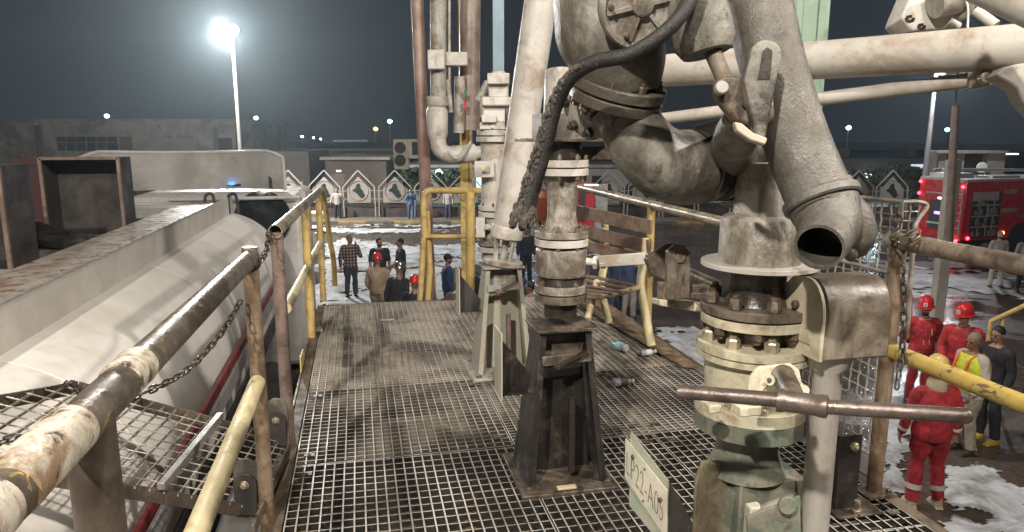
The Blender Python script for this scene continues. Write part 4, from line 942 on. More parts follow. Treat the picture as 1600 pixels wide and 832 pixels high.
# ------------------------------------------------------------------ outboard arm crossing at the right
t5 = thing('outboard_arm', 'long cream horizontal arm pipe crossing above the fire engine', 'loading arm', at(1300, 90, 2.3))
a = at(930, 118, 3.05); b = at(1700, 66, 1.85); mb = MB(); mb.cyl(a, b, .062, n=48); mb.build('tube', M['armpaint'], t5)
t6 = thing('brace_rod', 'thin cream brace rod below the long horizontal arm', 'rod', at(1300, 150, 2.3))
a = at(985, 192, 2.9); b = at(1545, 122, 2.05); mb = MB(); mb.cyl(a, b, .0225, n=32); mb.build('tube', M['armpaint'], t6)
mb = MB(); mb.bar(at(1515, 127, 2.05), at(1556, 120, 2.0), .03, .048); mb.disc(at(1538, 123, 2.0), FWD, .016, .02, 20); mb.build('end_lug', M['railgrey'], t6, bevel=.004)
mb = MB(); 
P = [at(u, v, 1.9) for u, v in ((1556, 118), (1570, 104), (1600, 98), (1640, 110), (1640, 200), (1598, 158), (1590, 138), (1575, 128))]; mb.prism(P, FWD * .05); mb.build('arm_lug', M['palegrey'], t5, bevel=.006)
# clutter above the arm
t7 = thing('swing_joint', 'grey swing joint block with black smudges above the long arm, top right', 'pipe joint', at(1470, 20, 2.2))
plpx([(1408, 28), (1432, -30), (1500, -30), (1490, 30), (1475, 46), (1425, 48)], 2.15, .10, 'block', M['palegrey'], t7, .006)
mb = MB(); mb.cyl(at(1395, -30, 2.3), at(1440, 20, 2.25), .03); mb.cyl(at(1460, 5, 2.1), at(1515, -10, 2.1), .045, .05); mb.torus(at(1500, 0, 2.1), (at(1515, -10, 2.1) - at(1460, 5, 2.1)), .05, .01); mb.cyl(at(1495, 45, 2.2), at(1478, 36, 2.2), .02); mb.build('joint_barrel', M['greypaint'], t7)
mb = MB()
for (u, v, s) in ((1422, 30, 1), (1440, 42, .8)):
    for k in range(7):
        a = k * .8; mb.ball(at(u + 5 * math.cos(a) * s, v + 4 * math.sin(a) * s, 2.149), (.008, .0015, .005), 8, 5)
mb.build('oil_smudges', M['oil'], t7)
mb = MB(); mb.cyl(at(1512, 8, 2.25), at(1556, 40, 2.2), .016); tag(mb.build('support_rod', M['armpaint']), 'short slim rod ending on top of the long arm, top right', 'rod')
P, r = smooth_path([at(1503, -10, 2.05), at(1512, 10, 2.05), at(1512, 44, 2.05)], 6); mb = MB(); mb.sweep(P, .003, 8); tag(mb.build('wire', M['cabwhite']), 'thin wire hanging over the long arm, top right', 'wire')
mb = MB(); mb.cyl(at(1530, -30, 1.7), at(1680, 35, 1.5), .05, n=40); tag(mb.build('upper_pipe', M['armpaint']), 'thick cream pipe cut by the top right corner of the photo', 'pipe')

# ------------------------------------------------------------------ box on a post at the right
t8 = thing('control_box', 'brown round-topped control box on a beige post', 'control box', at(1290, 700, 1.66))
o = at(1279, 567, 1.60); bw = .186; bd = .15; bh = .185
def boxprof(x):
    P = [V((x, o.y, o.z)), V((x, o.y, o.z + bh * .55))]
    for k in range(1, 7): a = k / 7 * PI / 2; P.append(V((x, o.y + bd * .42 * (1 - math.cos(a)), o.z + bh * .55 + bh * .45 * math.sin(a))))
    P += [V((x, o.y + bd * .42, o.z + bh)), V((x, o.y + bd * .75, o.z + bh * .99))]
    P += [V((x, o.y + bd * .95, o.z + bh * .85)), V((x, o.y + bd, o.z + bh * .6)), V((x, o.y + bd, o.z))]; return P
mb = MB(); P = boxprof(o.x + .012); mb.prism(P, (bw - .014, 0, 0)); mb.build('lid', M['boxbr'], t8, bevel=.006)
mb = MB(); mb.prism([p + V((0, (p.y - o.y - bd / 2) * .005, (p.z - o.z - bh / 2) * .005)) for p in boxprof(o.x)], (.010, 0, 0)); mb.build('end_plate', M['boxcream'], t8, bevel=.002)
mb = MB(); mb.box((o.x - .002, o.y + bd * .45, o.z + .05), (.003, .07, .035)); mb.build('label_plate', M['cream'], t8)
mb = MB(); mb.hexb((o.x - .001, o.y + bd * .62, o.z + .115), (-1, 0, 0), .01, .012); mb.build('bolt', M['boltold'], t8)
pc = V((o.x + .078, o.y + .07, 0))
mb = MB(); mb.lathe([(.034, .0), (.034, o.z - .045), (.050, o.z - .03), (.055, o.z - .004)], pc, (0, 0, 1), 32); mb.build('post', M['armpaint'], t8, ang=50)
mb = MB(); mb.box((pc.x, pc.y, .006), (.16, .16, .01)); mb.build('foot_plate', M['steel'], t8)

# ------------------------------------------------------------------ right-hand rail, post, mesh guard, chain
XP = 2.25; cp = atz(1364, 770, 0); cp = V((XP, cp.y, 0)); ct = V((XP, cp.y, 1.16))
h = thing('handrail', 'handrail with a flaking brown top rail and yellow lower rail at the right', 'handrail', cp)
mb = MB(); mb.cyl(cp, ct, .033); mb.build('post', M['post'], h)
mb = MB(); mb.box(cp + V((0, 0, .006)), (.15, .12, .012)); mb.hexb(cp + V((.055, -.03, .012)), (0, 0, 1), .012, .014); mb.build('foot_plate', M['steel'], h)
mb = MB(); e_ = V((XP, -1.2, 1.17)); mb.cyl(ct + V((0, .05, 0)), e_, .036, n=32); mb.build('top_rail', M['yelchip' if False else 'railbrown'] if 'railbrown' in M else surf('brown_rail', (.30, .24, .185), .35, .3, (.10, .07, .05), .45, None, 0, 7, .2, 60, chips=(.62, .44, .12), camt=.13), h)
mb = MB(); mb.cyl(V((XP, cp.y, .68)), V((XP, -1.2, .67)), .034, n=32); mb.build('lower_rail', surf('yellow_chipped_rail', (.52, .38, .10), .42, 0, (.22, .17, .10), .38, None, 0, 6, .2, 60, chips=(.13, .095, .06), camt=.34), h)
# far part of the right-hand rail
xb = 2.22; q1 = atx(1018, 318, xb); pb = V((xb, q1.y, 0)); zf = q1.z
h = thing('handrail', 'flaking yellow handrail behind the slatted bench', 'handrail', pb)
mb = MB(); mb.cyl(V((xb, pb.y, -.1)), V((xb, pb.y, zf)), .032); mb.build('post', M['yellow'], h)
mb = MB(); mb.cyl(V((xb, 7.3, zf + .0)), V((xb, 3.6, zf - .02)), .034, n=28); mb.build('top_rail', M['railbare'], h)
mb = MB(); mb.cyl(V((xb, 7.3, zf * .52)), V((xb, 3.6, zf * .52)), .026, n=20); mb.build('middle_rail', M['yellow'], h)
mb = MB(); mb.cyl(V((xb, 7.2, -.1)), V((xb, 7.2, zf)), .03); mb.build('post', M['yellow'], h)
# black bracket post beside the corner post
c = at(1322, 765, 3.05); t9 = thing('gate_stop', 'black steel gate stop with bright bolts at the foot of the box post', 'bracket', V((c.x, c.y, 0)))
c = V((c.x, c.y, 0)); mb = MB(); mb.box(c + V((0, 0, .18)), (.11, .012, .34)); mb.box(c + V((-.05, .03, .18)), (.012, .07, .34)); mb.build('upright', M['black'], t9, bevel=.004)
mb = MB(); mb.box(c + V((.03, 0, .006)), (.22, .14, .012)); mb.build('foot_plate', M['steel'], t9, bevel=.002)
mb = MB(); mb.hexb(c + V((.01, -.008, .30)), (0, -1, 0), .02, .016); mb.ball(c + V((.01, -.028, .30)), .010); mb.build('bolt', M['zinc'], t9); mb = MB(); mb.cyl(c + V((.02, -.05, .012)), c + V((.02, -.05, .07)), .012); mb.hexb(c + V((.02, -.05, .012)), (0, 0, 1), .024, .02); mb.build('bolt', M['zinc'], t9)
# woven wire guard
tg = thing('wire_guard', 'bent woven wire guard panel behind the nozzle mouth and the corner post', 'wire guard', V((XP + .06, 3.0, 0)))
G0 = V((XP + .07, cp.y + .08, .12)); G1 = V((XP + .05, cp.y + .98, .12)); HG = 1.20
mb = MB(); ms2 = MB()
def wm(o_, du, dv, nu, nv, bulge=0):
    nn = du.cross(dv).normalized()
    for i in range(nu + 1):
        P = [o_ + du * (i / nu) + dv * (k / (nv * 2)) + nn * (.003 * (1 if (i + k) % 2 else -1) + bulge * math.sin(PI * i / nu) * math.sin(PI * k / nv / 2)) for k in range(nv * 2 + 1)]; ms2.sweep(P, .0042, 6, False)
    for j in range(nv + 1):
        P = [o_ + dv * (j / nv) + du * (k / (nu * 2)) + nn * (.003 * (-1 if (j + k) % 2 else 1) + bulge * math.sin(PI * j / nv) * math.sin(PI * k / nu / 2)) for k in range(nu * 2 + 1)]; ms2.sweep(P, .0026, 6, False)
wm(G0, G1 - G0, V((0, 0, HG)), 15, 20, .03)
G2 = G0 + V((.30, -.05, 0)); wm(G0 + V((0, 0, .62)), V((.07, -.02, .0)), V((0, 0, HG - .62)), 2, 14)
ms2.build('wire_mesh', surf('mesh_wire', (.36, .33, .29), .45, .2, (.12, .09, .07), .35, RUST, .1, 12, .0), tg)
for (a, b) in ((G0, G1), (G0 + V((0, 0, HG)), G1 + V((0, 0, HG))), (G0, G0 + V((0, 0, HG))), (G1, G1 + V((0, 0, HG))), (G0 + V((0, 0, .88)), G1 + V((0, 0, .88)))): mb.cyl(a, b, .009, n=10)
mb.sweep(smooth_path([G0 + V((0, 0, HG)), G0 + V((.07, -.02, HG)), G0 + V((.10, -.03, HG - .02)), G0 + V((.05, -.04, HG - .08)), G0 + V((.03, -.05, HG - .16)), G0 + V((.04, -.06, .6))], 6)[0], .010, 10)
mb.build('frame', surf('guard_frame', (.36, .33, .29), .4, .3, (.14, .10, .07), .4, RUST, .1), tg)
# chain on the corner post
lp = [ct + V((.09, -.06, -.46)) * 1 if False else at(1402, 600, 2.85), at(1410, 540, 2.85), at(1412, 470, 2.85), at(1407, 410, 2.85), at(1398, 384, 2.84), at(1410, 372, 2.82), at(1430, 364, 2.8), at(1428, 372, 2.78), at(1400, 378, 2.8), at(1396, 368, 2.9), at(1405, 352, 2.95), at(1402, 330, 3.0)]
tag(chain(lp, L_=.026, w_=.011, r=.0042).build('chain', M['chain']), 'chain wrapped round the corner post top and hanging down beside it', 'chain')

# ------------------------------------------------------------------ bench, bottles
tb = thing('slatted_bench', 'worn slatted bench with yellow tube legs on the right side of the platform', 'bench', atz(975, 545, 0))
# it faces left-forward; back slats run towards the camera
def slat(u0, v0, d0, u1, v1, d1, wpx, th=.02): 
    mb = MB(); a = at(u0, v0, d0); b = at(u1, v1, d1); mb.bar(a, b, th, wpx / F * d0); mb.build('back_slat', M['wood'], tb, bevel=.003)
slat(892, 328, 5.9, 1018, 356, 5.0, 19); slat(892, 356, 5.9, 1016, 386, 5.0, 18); slat(892, 378, 5.9, 1010, 408, 5.0, 16)
for (a, b) in (((880, 424, 5.7), (1000, 448, 4.95)), ((880, 432, 5.6), (990, 453, 4.9)), ((880, 441, 5.5), (978, 458, 4.85)), ((880, 449, 5.35), (962, 460, 4.8)), ((880, 456, 5.2), (945, 462, 4.75))):
    mb = MB(); mb.bar(at(*a), at(*b), .055, .016); mb.build('seat_slat', M['wood'], tb, bevel=.003)
def tube(pts, r, nm='leg', mat=None, par=None):
    P, _ = smooth_path([at(*p) for p in pts], 5); mb = MB(); mb.sweep(P, r, 14); return mb.build(nm, mat or M['paleyel'], par or tb)
tube([(1010, 372, 5.05), (1008, 400, 5.05), (1001, 440, 4.98), (1006, 475, 4.96), (1018, 540, 4.95)], .030)
tube([(945, 345, 5.65), (946, 400, 5.6), (940, 450, 5.5), (952, 506, 5.45)], .030)
tube([(902, 464, 5.1), (950, 462, 4.95), (1000, 449, 4.9)], .02, 'seat_rail')
tube([(955, 380, 5.6), (1020, 408, 5.0)], .018, 'back_rail')
tube([(933, 440, 5.25), (918, 500, 5.0)], .025)
# perforated ramp plate behind the bench feet
mb = MB(); mb.prism([atz(905, 478, .02), atz(948, 474, .02), atz(1090, 576, .02), atz(1066, 574, .02)], (0, 0, .012)); mb.build('edge_strip', M['ledge'] if False else M['post'], plat)
def bottle(u, v, dirx, lab, capc, L_=.2, r=.03, lm=None):
    p = atz(u, v, r + .004); d = V((math.cos(dirx), math.sin(dirx), 0)); o_ = thing('water_bottle', lab, 'bottle', p)
    m = bpy.data.materials.get('clear_plastic')
    if not m:
        m = bpy.data.materials.new('clear_plastic'); m.use_nodes = True; b = m.node_tree.nodes['Principled BSDF']; b.inputs['Base Color'].default_value = (.75, .78, .78, 1); b.inputs['Roughness'].default_value = .12; b.inputs['Transmission Weight'].default_value = .6; b.inputs['IOR'].default_value = 1.2
    mb = MB(); mb.lathe([(r * .7, 0), (r, .01), (r, .05), (r * .9, .06), (r, .07), (r, L_ * .62), (r * .6, L_ * .82), (.012, L_ * .9), (.012, L_)], p - d * L_ / 2, d, 20); mb.build('bottle_body', m, o_)
    mb = MB(); mb.cyl(p + d * (L_ * .46), p + d * (L_ * .56), .0145); mb.build('cap', capc, o_)
    mb = MB(); mb.lathe([(r + .001, 0), (r + .001, .05)], p - d * L_ * .15, d, 20); mb.build('wrap_label', lm or flat('bottle_label_white', (.5, .5, .48)), o_)
bottle(968, 541, 1.9, 'clear plastic bottle with a turquoise end lying by the bench leg', flat('turquoise_cap', (.1, .45, .5)), .17, .031, flat('bottle_label_blue', (.25, .5, .55)))
bottle(1012, 551, .2, 'small clear bottle lying beside the right leg of the bench', flat('cap_white', (.6, .6, .6)), .125, .022)
bottle(973, 597, .05, 'dark bottle with a white label lying nearest the black stand', flat('cap_white', (.6, .6, .6)), .14, .027, flat('bottle_label_dark', (.1, .06, .05)))
# scraps on the deck
mb = MB(); mb.box(atz(605, 500, .004), (.12, .05, .004)); tag(mb.build('paper_scrap', M['armpaint']), 'small pale scrap lying on the far grating', 'scrap')

# ------------------------------------------------------------------ far end: gate, columns and stowed pipes
tgte = thing('end_gate', 'yellow tube gate across the far end of the platform', 'gate', atD(700, 470, 6.9))
def tubD(pts, r, nm, mat, par, n=14, sm_=1):
    P = [atD(*p) for p in pts]
    if sm_ > 1: P, _ = smooth_path(P, sm_)
    mb = MB(); mb.sweep(P, r, n); return mb.build(nm, mat, par)
tubD([(765, 299, 6.7), (690, 298, 6.9), (666, 301, 6.9), (662, 330, 6.9), (664, 372, 6.9)], .032, 'top_rail', M['yellow'], tgte, 16, 5)
tubD([(760, 370, 6.8), (666, 370, 6.9)], .022, 'middle_rail', M['yellow'], tgte)
tubD([(662, 372, 6.9), (656, 472, 6.9)], .03, 'post', M['yellow'], tgte)
tubD([(667, 330, 6.95), (672, 420, 6.95), (668, 475, 6.95)], .03, 'post', M['yellow'], tgte)
tubD([(735, 300, 6.75), (735, 474, 6.75)], .045, 'post', M['yellow'], tgte, 20)
mb = MB(); q = atD(728, 200, 7.1); mb.box((q.x, q.y, .3), (.12, .12, 6.4), ROTV); mb.box((q.x + .03, q.y - .05, .3), (.02, .06, 6.39), ROTV); tag(mb.build('yellow_column', M['yellow'], bevel=.006), 'square yellow column behind the stowed pipes at the platform end', 'column')
mb = MB(); mb.cyl(atD(650, -40, 7.3), atD(673, 478, 7.3), .062, n=28); tag(mb.build('maroon_pipe', M['maroon']), 'tall dull maroon pipe standing at the platform end', 'pipe')
t = thing('stowed_arm', 'slim grey stowed arm with a clamp, swivel and bent lower end', 'loading arm', atD(685, 200, 6.6))
mb = MB(); mb.cyl(atD(685, -40, 6.6), atD(685, 172, 6.6), .073, n=28); mb.build('tube', M['greypaint'], t)
mb = MB(); mb.lathe([(.08, 0), (.1, .02), (.1, .09), (.085, .1)], atD(684, 168, 6.6), (0, 0, 1)); mb.lathe([(.06, 0), (.095, .10), (.1, .30), (.08, .34)], atD(684, 226, 6.6), (0, 0, 1)); mb.build('swivel', M['palegrey'], t, ang=50)
P, r = smooth_path([atD(684, 215, 6.6), atD(688, 234, 6.6), (atD(705, 242, 6.6)), atD(735, 240, 6.6), atD(752, 238, 6.6)], 6); mb = MB(); mb.sweep(P, [.075] * 12 + [.085] * (len(P) - 16) + [.06] * 4, 24); mb.build('lower_elbow', M['palegrey'], t, ang=60)
P, r = smooth_path([atD(700, 236, 6.5), atD(712, 248, 6.45), atD(725, 240, 6.45), atD(735, 222, 6.5)], 6); mb = MB(); mb.sweep(P, .012, 8); mb.build('wire_loop', M['armpaint'], t)
mb = MB(); q = atD(683, 95, 6.55); mb.box(q, (.15, .2, .17), ROTV); q2 = atD(712, 93, 6.6); mb.box(q2, (.22, .1, .12), ROTV); mb.build('clamp', M['palegrey'], t, bevel=.01)
t = thing('stowed_arm', 'dull brown-grey pipe standing right of the slim stowed arm', 'loading arm', atD(735, 200, 6.8))
mb = MB(); mb.cyl(atD(735, -40, 6.85), atD(733, 204, 6.85), .098, n=28); mb.build('tube', surf('brown_grey_pipe', (.27, .215, .18), .45, .1, (.14, .10, .08), .5, (.36, .33, .3), .12, 5, .1), t)
mb = MB(); mb.cyl(atD(719, 120, 6.7), atD(717, 208, 6.7), .05); mb.build('balance_tube', M['greypaint'], t)
mb = MB(); q = atD(727, 145, 6.62); mb.box(q, (.03, .01, .05), ROTV); mb.build('green_mark', flat('mark_green', (.05, .15, .08)), t); mb = MB(); q = atD(727, 165, 6.62); mb.box(q, (.03, .01, .07), ROTV); mb.build('red_mark', flat('mark_red', (.4, .03, .03)), t)
mb = MB(); mb.cyl(atD(702, -30, 6.6), atD(702, 125, 6.6), .014); mb.cyl(atD(700, 125, 6.6), atD(705, 176, 6.6), .022); tag(mb.build('pull_rod', M['greypaint']), 'thin pull rod with a hooked handle between the two stowed arms', 'rod')
# column lines of the canopy
q = atD(1238, 300, 5.35)
mb = MB()
mb.box((q.x - .095, q.y, .6), (.05, .22, 6.8), ROTV); mb.box((q.x + .05, q.y - .03, .6), (.22, .03, 6.8), ROTV); mb.box((q.x + .115, q.y + .03, .6), (.05, .2, 6.79), ROTV)
tag(mb.build('canopy_column', M['greencol'], bevel=.004), 'pale green steel column behind the slanting nozzle', 'column')
q = atD(779, 100, 13)
mb = MB(); mb.box((q.x, q.y, 1.6), (.2, .2, 8.8), ROTV); tag(mb.build('canopy_column', surf('blue_grey_column', (.22, .30, .34), .6, 0, (.18, .24, .27), .3, scale=2), bevel=.01), 'narrow blue-grey column rising above the far riser', 'column')
# ------------------------------------------------------------------ far side: fence, buildings, lamps
def KP(u, v, D): return atD(u, v, D)
def dbox(mb, u0, u1, v0, v1, D, dep, zb=None):
    a = atD(u0, v0, D); b = atD(u1, v0, D); z1 = a.z; z0 = zat(v1, D) if zb is None else zb
    c = (a + b) / 2 + FWDH * dep / 2; mb.box((c.x, c.y, (z0 + z1) / 2), ((b - a).length, dep, z1 - z0), ROTV)
IRAQ = [(-.10, .95), (.12, 1.0), (.30, .80), (.28, .45), (.42, .25), (.62, .05), (.78, -.35), (1.0, -.62), (.85, -.72), (.55, -.95), (.20, -.88), (-.25, -.40), (-.62, -.12), (-.98, -.02), (-.95, .18), (-.58, .30), (-.42, .55), (-.38, .78)]
proto = None
for i in range(19):
    u = 396.5 + 55.3 * i; D = 38.0
    c = CAM + FWDH * D + RIGHT * ((u - 800) / F * D * 1.0 / math.cos(0)) ; 
    c = atD(u, 330, D); c.z = GZ + .12
    hid = 770 < u < 905 or 1040 < u < 1300
    lab = 'house-shaped fence panel with a green map emblem'
    if proto is None:
        t = thing('fence_panel', lab, 'fence panel', c, 'house-shaped panels along the far fence'); proto = t
        def L(x, y, z): return c + RIGHT * x + FWDH * y + V((0, 0, z))
        s = .0345 * 1.0
        mb = MB(); ap = 2.52; sh = 1.62; hw = .86
        for a, b in (((-hw, .25), (-hw, sh)), ((hw, .25), (hw, sh)), ((-hw, sh), (0, ap)), ((hw, sh), (0, ap))): mb.bar(L(a[0], 0, a[1]), L(b[0], 0, b[1]), .06, .06, FWDH)
        for z in (.98, 1.42): mb.bar(L(-.96, 0, z), L(-.68, 0, z), .04, .04); mb.bar(L(.68, 0, z), L(.96, 0, z), .04, .04)
        mb.bar(L(-hw, 0, .0), L(-hw, 0, .25), .07, .07, FWDH); mb.bar(L(hw, 0, .0), L(hw, 0, .25), .07, .07, FWDH); mb.build('outer_frame', M['frameW'], t)
        mb = MB(); mb.prism([L(-.64, -.02, .78), L(.64, -.02, .78), L(.64, -.02, 1.52), L(0, -.02, 2.18), L(-.64, -.02, 1.52)], FWDH * .04); bd_ = mb.build('board', M['whitep'], t)
        mb = MB(); mb.prism([L(x * .34, -.045, 1.42 + y * .40) for x, y in IRAQ], FWDH * .02); mb.build('map_emblem', M['iraqgreen'], bd_)
        mb = MB(); mb.torus(L(0, -.035, 1.42), FWDH, .53, .018, 40, 6); mb.build('ring', surf('emblem_ring', (.22, .18, .14), .7, 0), bd_)
    else:
        t = copy_tree(proto); t.location = c; t.rotation_euler = (R(random.uniform(-1.2, 1.2)), R(random.uniform(-1.6, 1.6)), R(random.uniform(-3, 3)))

    t['label'] = '%s house-shaped white fence panel counted from the tank truck cab' % ['first', 'second', 'third', 'fourth', 'fifth', 'sixth', 'seventh', 'eighth', 'ninth', 'tenth', 'eleventh', 'twelfth', 'thirteenth', 'fourteenth', 'fifteenth', 'sixteenth', 'seventeenth', 'eighteenth', 'nineteenth'][i]
mb = MB(); a = atD(380, 330, 38.2); mb.box(K((900 - 800) / F * 38, 38.25, GZ + .38), (60, .15, .52), ROTV)
tag(mb.build('low_wall', surf('low_wall_brown', (.075, .055, .047), .85, 0, (.04, .03, .03), .5, scale=1)), 'low dark wall running behind the house-shaped fence panels', 'wall')

def building(nm, lab, cat, u0, u1, vt, D, dep, mat, openings=(), roof=True, roofm=None, over=.3):
    c = atD((u0 + u1) / 2, vt, D); c.z = GZ; t = thing(nm, lab, cat, c)
    mb = MB(); dbox(mb, u0, u1, vt, 0, D, dep, GZ); mb.build('wall', mat, t)
    if roof:
        mb = MB(); a = atD(u0, vt, D) - RIGHT * over; b = atD(u1, vt, D) + RIGHT * over; m_ = (a + b) / 2 + FWDH * (dep / 2)
        mb.box((m_.x, m_.y, a.z + .1), ((b - a).length, dep + 2 * over, .2), ROTV); mb.build('roof', roofm or M['frameW'], t)
    for (n_, a0, a1, b0, b1, mt) in openings:
        mb = MB(); dbox(mb, a0, a1, b0, b1, D - .04, .06); mb.build(n_, mt, t)
    return t
darkw = flat('dark_window', (.02, .02, .022), .3)
lit = emis('lit_cool_window', (.55, .85, 1.0), 1.6)
t = building('warehouse', 'long low grey warehouse beyond the tank truck', 'warehouse', -160, 366, 190, 62, 14, M['concrete'], [('window', 88, 182, 214, 236, darkw), ('wall_panel', 186, 205, 214, 250, M['concdark']), ('wall_panel', 212, 305, 216, 262, surf('panel_light', (.27, .23, .20), .85, 0, (.18, .15, .12), .5, scale=.6)), ('window', 340, 362, 216, 245, darkw), ('pilaster', 52, 63, 196, 262, M['concdark']), ('pilaster', 331, 340, 200, 262, M['concdark'])], True, M['concrete'], .2)
mb = MB()
for k in range(1, 6): 
    a = atD(88 + 94 * k / 6, 214, 61.9); b = atD(88 + 94 * k / 6, 236, 61.9); mb.bar(a, b, .12, .12, FWDH)
mb.bar(atD(88, 223, 61.9), atD(182, 223, 61.9), .12, .12); mb.build('window_bars', M['concdark'], t)
building('guard_house', 'plain grey block building behind the truck cab', 'building', 415, 482, 237, 52, 6, surf('block_grey', (.16, .14, .12), .85, 0, (.10, .085, .07), .4, scale=.5), (), False)
building('brick_hut', 'brown flat-roofed hut behind the middle fence panels', 'building', 508, 603, 250, 48, 6, surf('brown_brick', (.14, .105, .085), .85, 0, (.09, .065, .05), .5, scale=.8, bump=.3), [('door', 518, 538, 272, 320, M['concrete']), ('door', 560, 578, 272, 320, M['concdark']), ('sign_light', 525, 533, 266, 269, emis('small_white_lamp', (.9, .9, .85), 1.5))], True, surf('roof_edge_pale', (.26, .23, .19), .8))
building('lit_office', 'pale office with cool lit windows behind the maroon pipe', 'building', 632, 768, 262, 50, 8, surf('office_wall', (.22, .20, .17), .8, 0, (.15, .13, .11), .4, scale=.6), [('window', 650, 656, 275, 283, lit), ('window', 744, 756, 268, 300, lit), ('door', 664, 676, 270, 310, darkw)], True, M['frameW'])
building('shelter', 'long dark shelter with a pale roof edge far behind the hut', 'building', 455, 640, 236, 66, 6, M['concdark'], [('window', 540, 570, 240, 250, flat('dim_green_panel', (.2, .26, .22)))], True, surf('roof_edge_grey', (.20, .21, .22), .8))
building('shelter', 'wide low pale building right of the far riser', 'building', 905, 1040, 262, 50, 8, surf('pale_wall', (.26, .24, .22), .85, 0, (.2, .18, .16), .4, scale=.5), [('window', 925, 940, 275, 292, darkw), ('window', 1005, 1030, 262, 285, darkw)], True, M['concrete'])
building('stepped_building', 'brown stepped building right of the slanting nozzle', 'building', 1296, 1328, 232, 60, 8, surf('brown_block', (.17, .12, .095), .85, 0, (.1, .08, .06), .4, scale=.6), (), False)
building('shop_row', 'low dark row of shops with lit fronts behind the wire guard', 'building', 1300, 1470, 252, 56, 8, M['concdark'], [('shop_front', 1318, 1352, 268, 296, emis('dim_shop_front', (.45, .40, .32), .42)), ('shop_front', 1372, 1396, 274, 296, emis('dim_shop_front2', (.5, .38, .28), .25)), ('shop_front', 1424, 1444, 257, 265, emis('white_sign_box', (.75, .9, 1), .9))], True, surf('roof_edge_dark', (.10, .09, .085), .8))
building('far_roofs', 'far low roof with pale patches on the right horizon', 'building', 1360, 1640, 245, 85, 10, surf('far_block', (.07, .065, .065), .9), [('window', 1386, 1410, 244, 250, flat('pale_patch', (.3, .3, .3)))], True, surf('roof_far_grey', (.09, .09, .09), .9), 0)
building('water_tank_house', 'small square tank house on the far right skyline', 'building', 1418, 1431, 231, 84, 4, surf('tank_house', (.17, .15, .14), .9), (), False)
building('white_gatehouse', 'off-white concrete gate frame standing behind the fire engine', 'gate', 1468, 1480, 240, 33, .8, M['whitep'], (), False)
mb = MB(); gl = bpy.data.objects['white_gatehouse']
for (a0, a1, v0, v1) in ((1498, 1508, 240, 290), (1545, 1572, 240, 290), (1480, 1498, 262, 268)): dbox(mb, a0, a1, v0, v1, 33, .8)
dbox(mb, 1464, 1576, 236, 240, 32.9, 1.0); mb.build('gate_beams', M['whitep'], gl)
mb = MB(); dbox(mb, 1510, 1543, 242, 262, 33.4, .2); mb.build('dark_opening', darkw, gl)
mb = MB(); q = atD(1534, 262, 32.9); mb.ball(q, (.3, .1, .25)); mb.build('round_lamp', emis('round_lamp', (.6, .6, .55), .5), gl)

# trees behind the fence
def tree(u, vb, vt, D, wpx, lab, mat, seed, nleaf=1500):
    random.seed(seed); c = atD(u, 300, D); c.z = GZ; H = zat(vt, D) - GZ; Wd = wpx / F * D
    t = thing('tree', lab, 'tree', c)
    mb = MB(); mb.sweep([c, c + V((.1, 0, H * .35)), c + V((.0, .1, H * .7))], [.16, .12, .05], 10)
    for k in range(6):
        a = k * 1.05; mb.sweep([c + V((0, 0, H * (.3 + .05 * k))), c + V((math.cos(a) * Wd * .22, math.sin(a) * Wd * .22, H * (.5 + .05 * k))), c + V((math.cos(a) * Wd * .36, math.sin(a) * Wd * .36, H * (.62 + .05 * k)))], [.06, .04, .015], 6)
    mb.build('trunk', surf('bark', (.09, .065, .045), .9, 0), t)
    mb = MB(); cl = [(random.gauss(0, .24) * Wd, random.gauss(0, .24) * Wd, H * random.uniform(.35, .95), random.uniform(.12, .24) * Wd) for _ in range(16)]
    for _ in range(nleaf):
        x, y, z, r = random.choice(cl); d = V((random.gauss(0, 1), random.gauss(0, 1), random.gauss(0, 1))).normalized() * r * random.uniform(.55, 1)
        p = c + V((x, y, z)) + d; s = random.uniform(.08, .17); a = V((random.gauss(0, 1), random.gauss(0, 1), random.gauss(0, 1))).normalized(); b = a.orthogonal().normalized() * s * .5; a = a * s
        mb.add([p - a, p + b, p + a, p - b], [(0, 1, 2, 3)])
    mb.build('crown', mat, t)
leaf = surf('leaf_green', (.045, .075, .03), .6, 0, (.02, .035, .015), .5, scale=2, bump=0, streak=False)
leaf2 = surf('leaf_grey_green', (.09, .09, .06), .6, 0, (.03, .035, .02), .5, scale=2, bump=0, streak=False)
tree(640, 345, 262, 43, 40, 'small green tree left of the maroon pipe', leaf, 1)
tree(700, 345, 262, 44, 60, 'green tree lit by the cool lamp between the two pipes', leaf, 2)
tree(668, 345, 270, 45, 40, 'dark tree directly behind the maroon pipe', leaf, 3)
tree(1345, 345, 268, 42, 60, 'dry grey-green tree behind the left part of the wire guard', leaf2, 4)
tree(1395, 345, 262, 43, 70, 'dry dark tree between the wire guard and the fire engine', leaf2, 5)
tree(1425, 345, 258, 44, 40, 'thin dark tree directly left of the fire engine', leaf2, 6)
tree(1000, 345, 290, 42, 60, 'low bush-like tree behind the big curved swivel pipe', leaf, 8)
mb = MB(); dbox(mb, 690, 760, 308, 322, 39.2, .5); tag(mb.build('green_board', surf('green_board', (.05, .10, .06), .7, 0, (.09, .12, .08), .4, scale=3)), 'long green board behind the fence right of the maroon pipe', 'board')

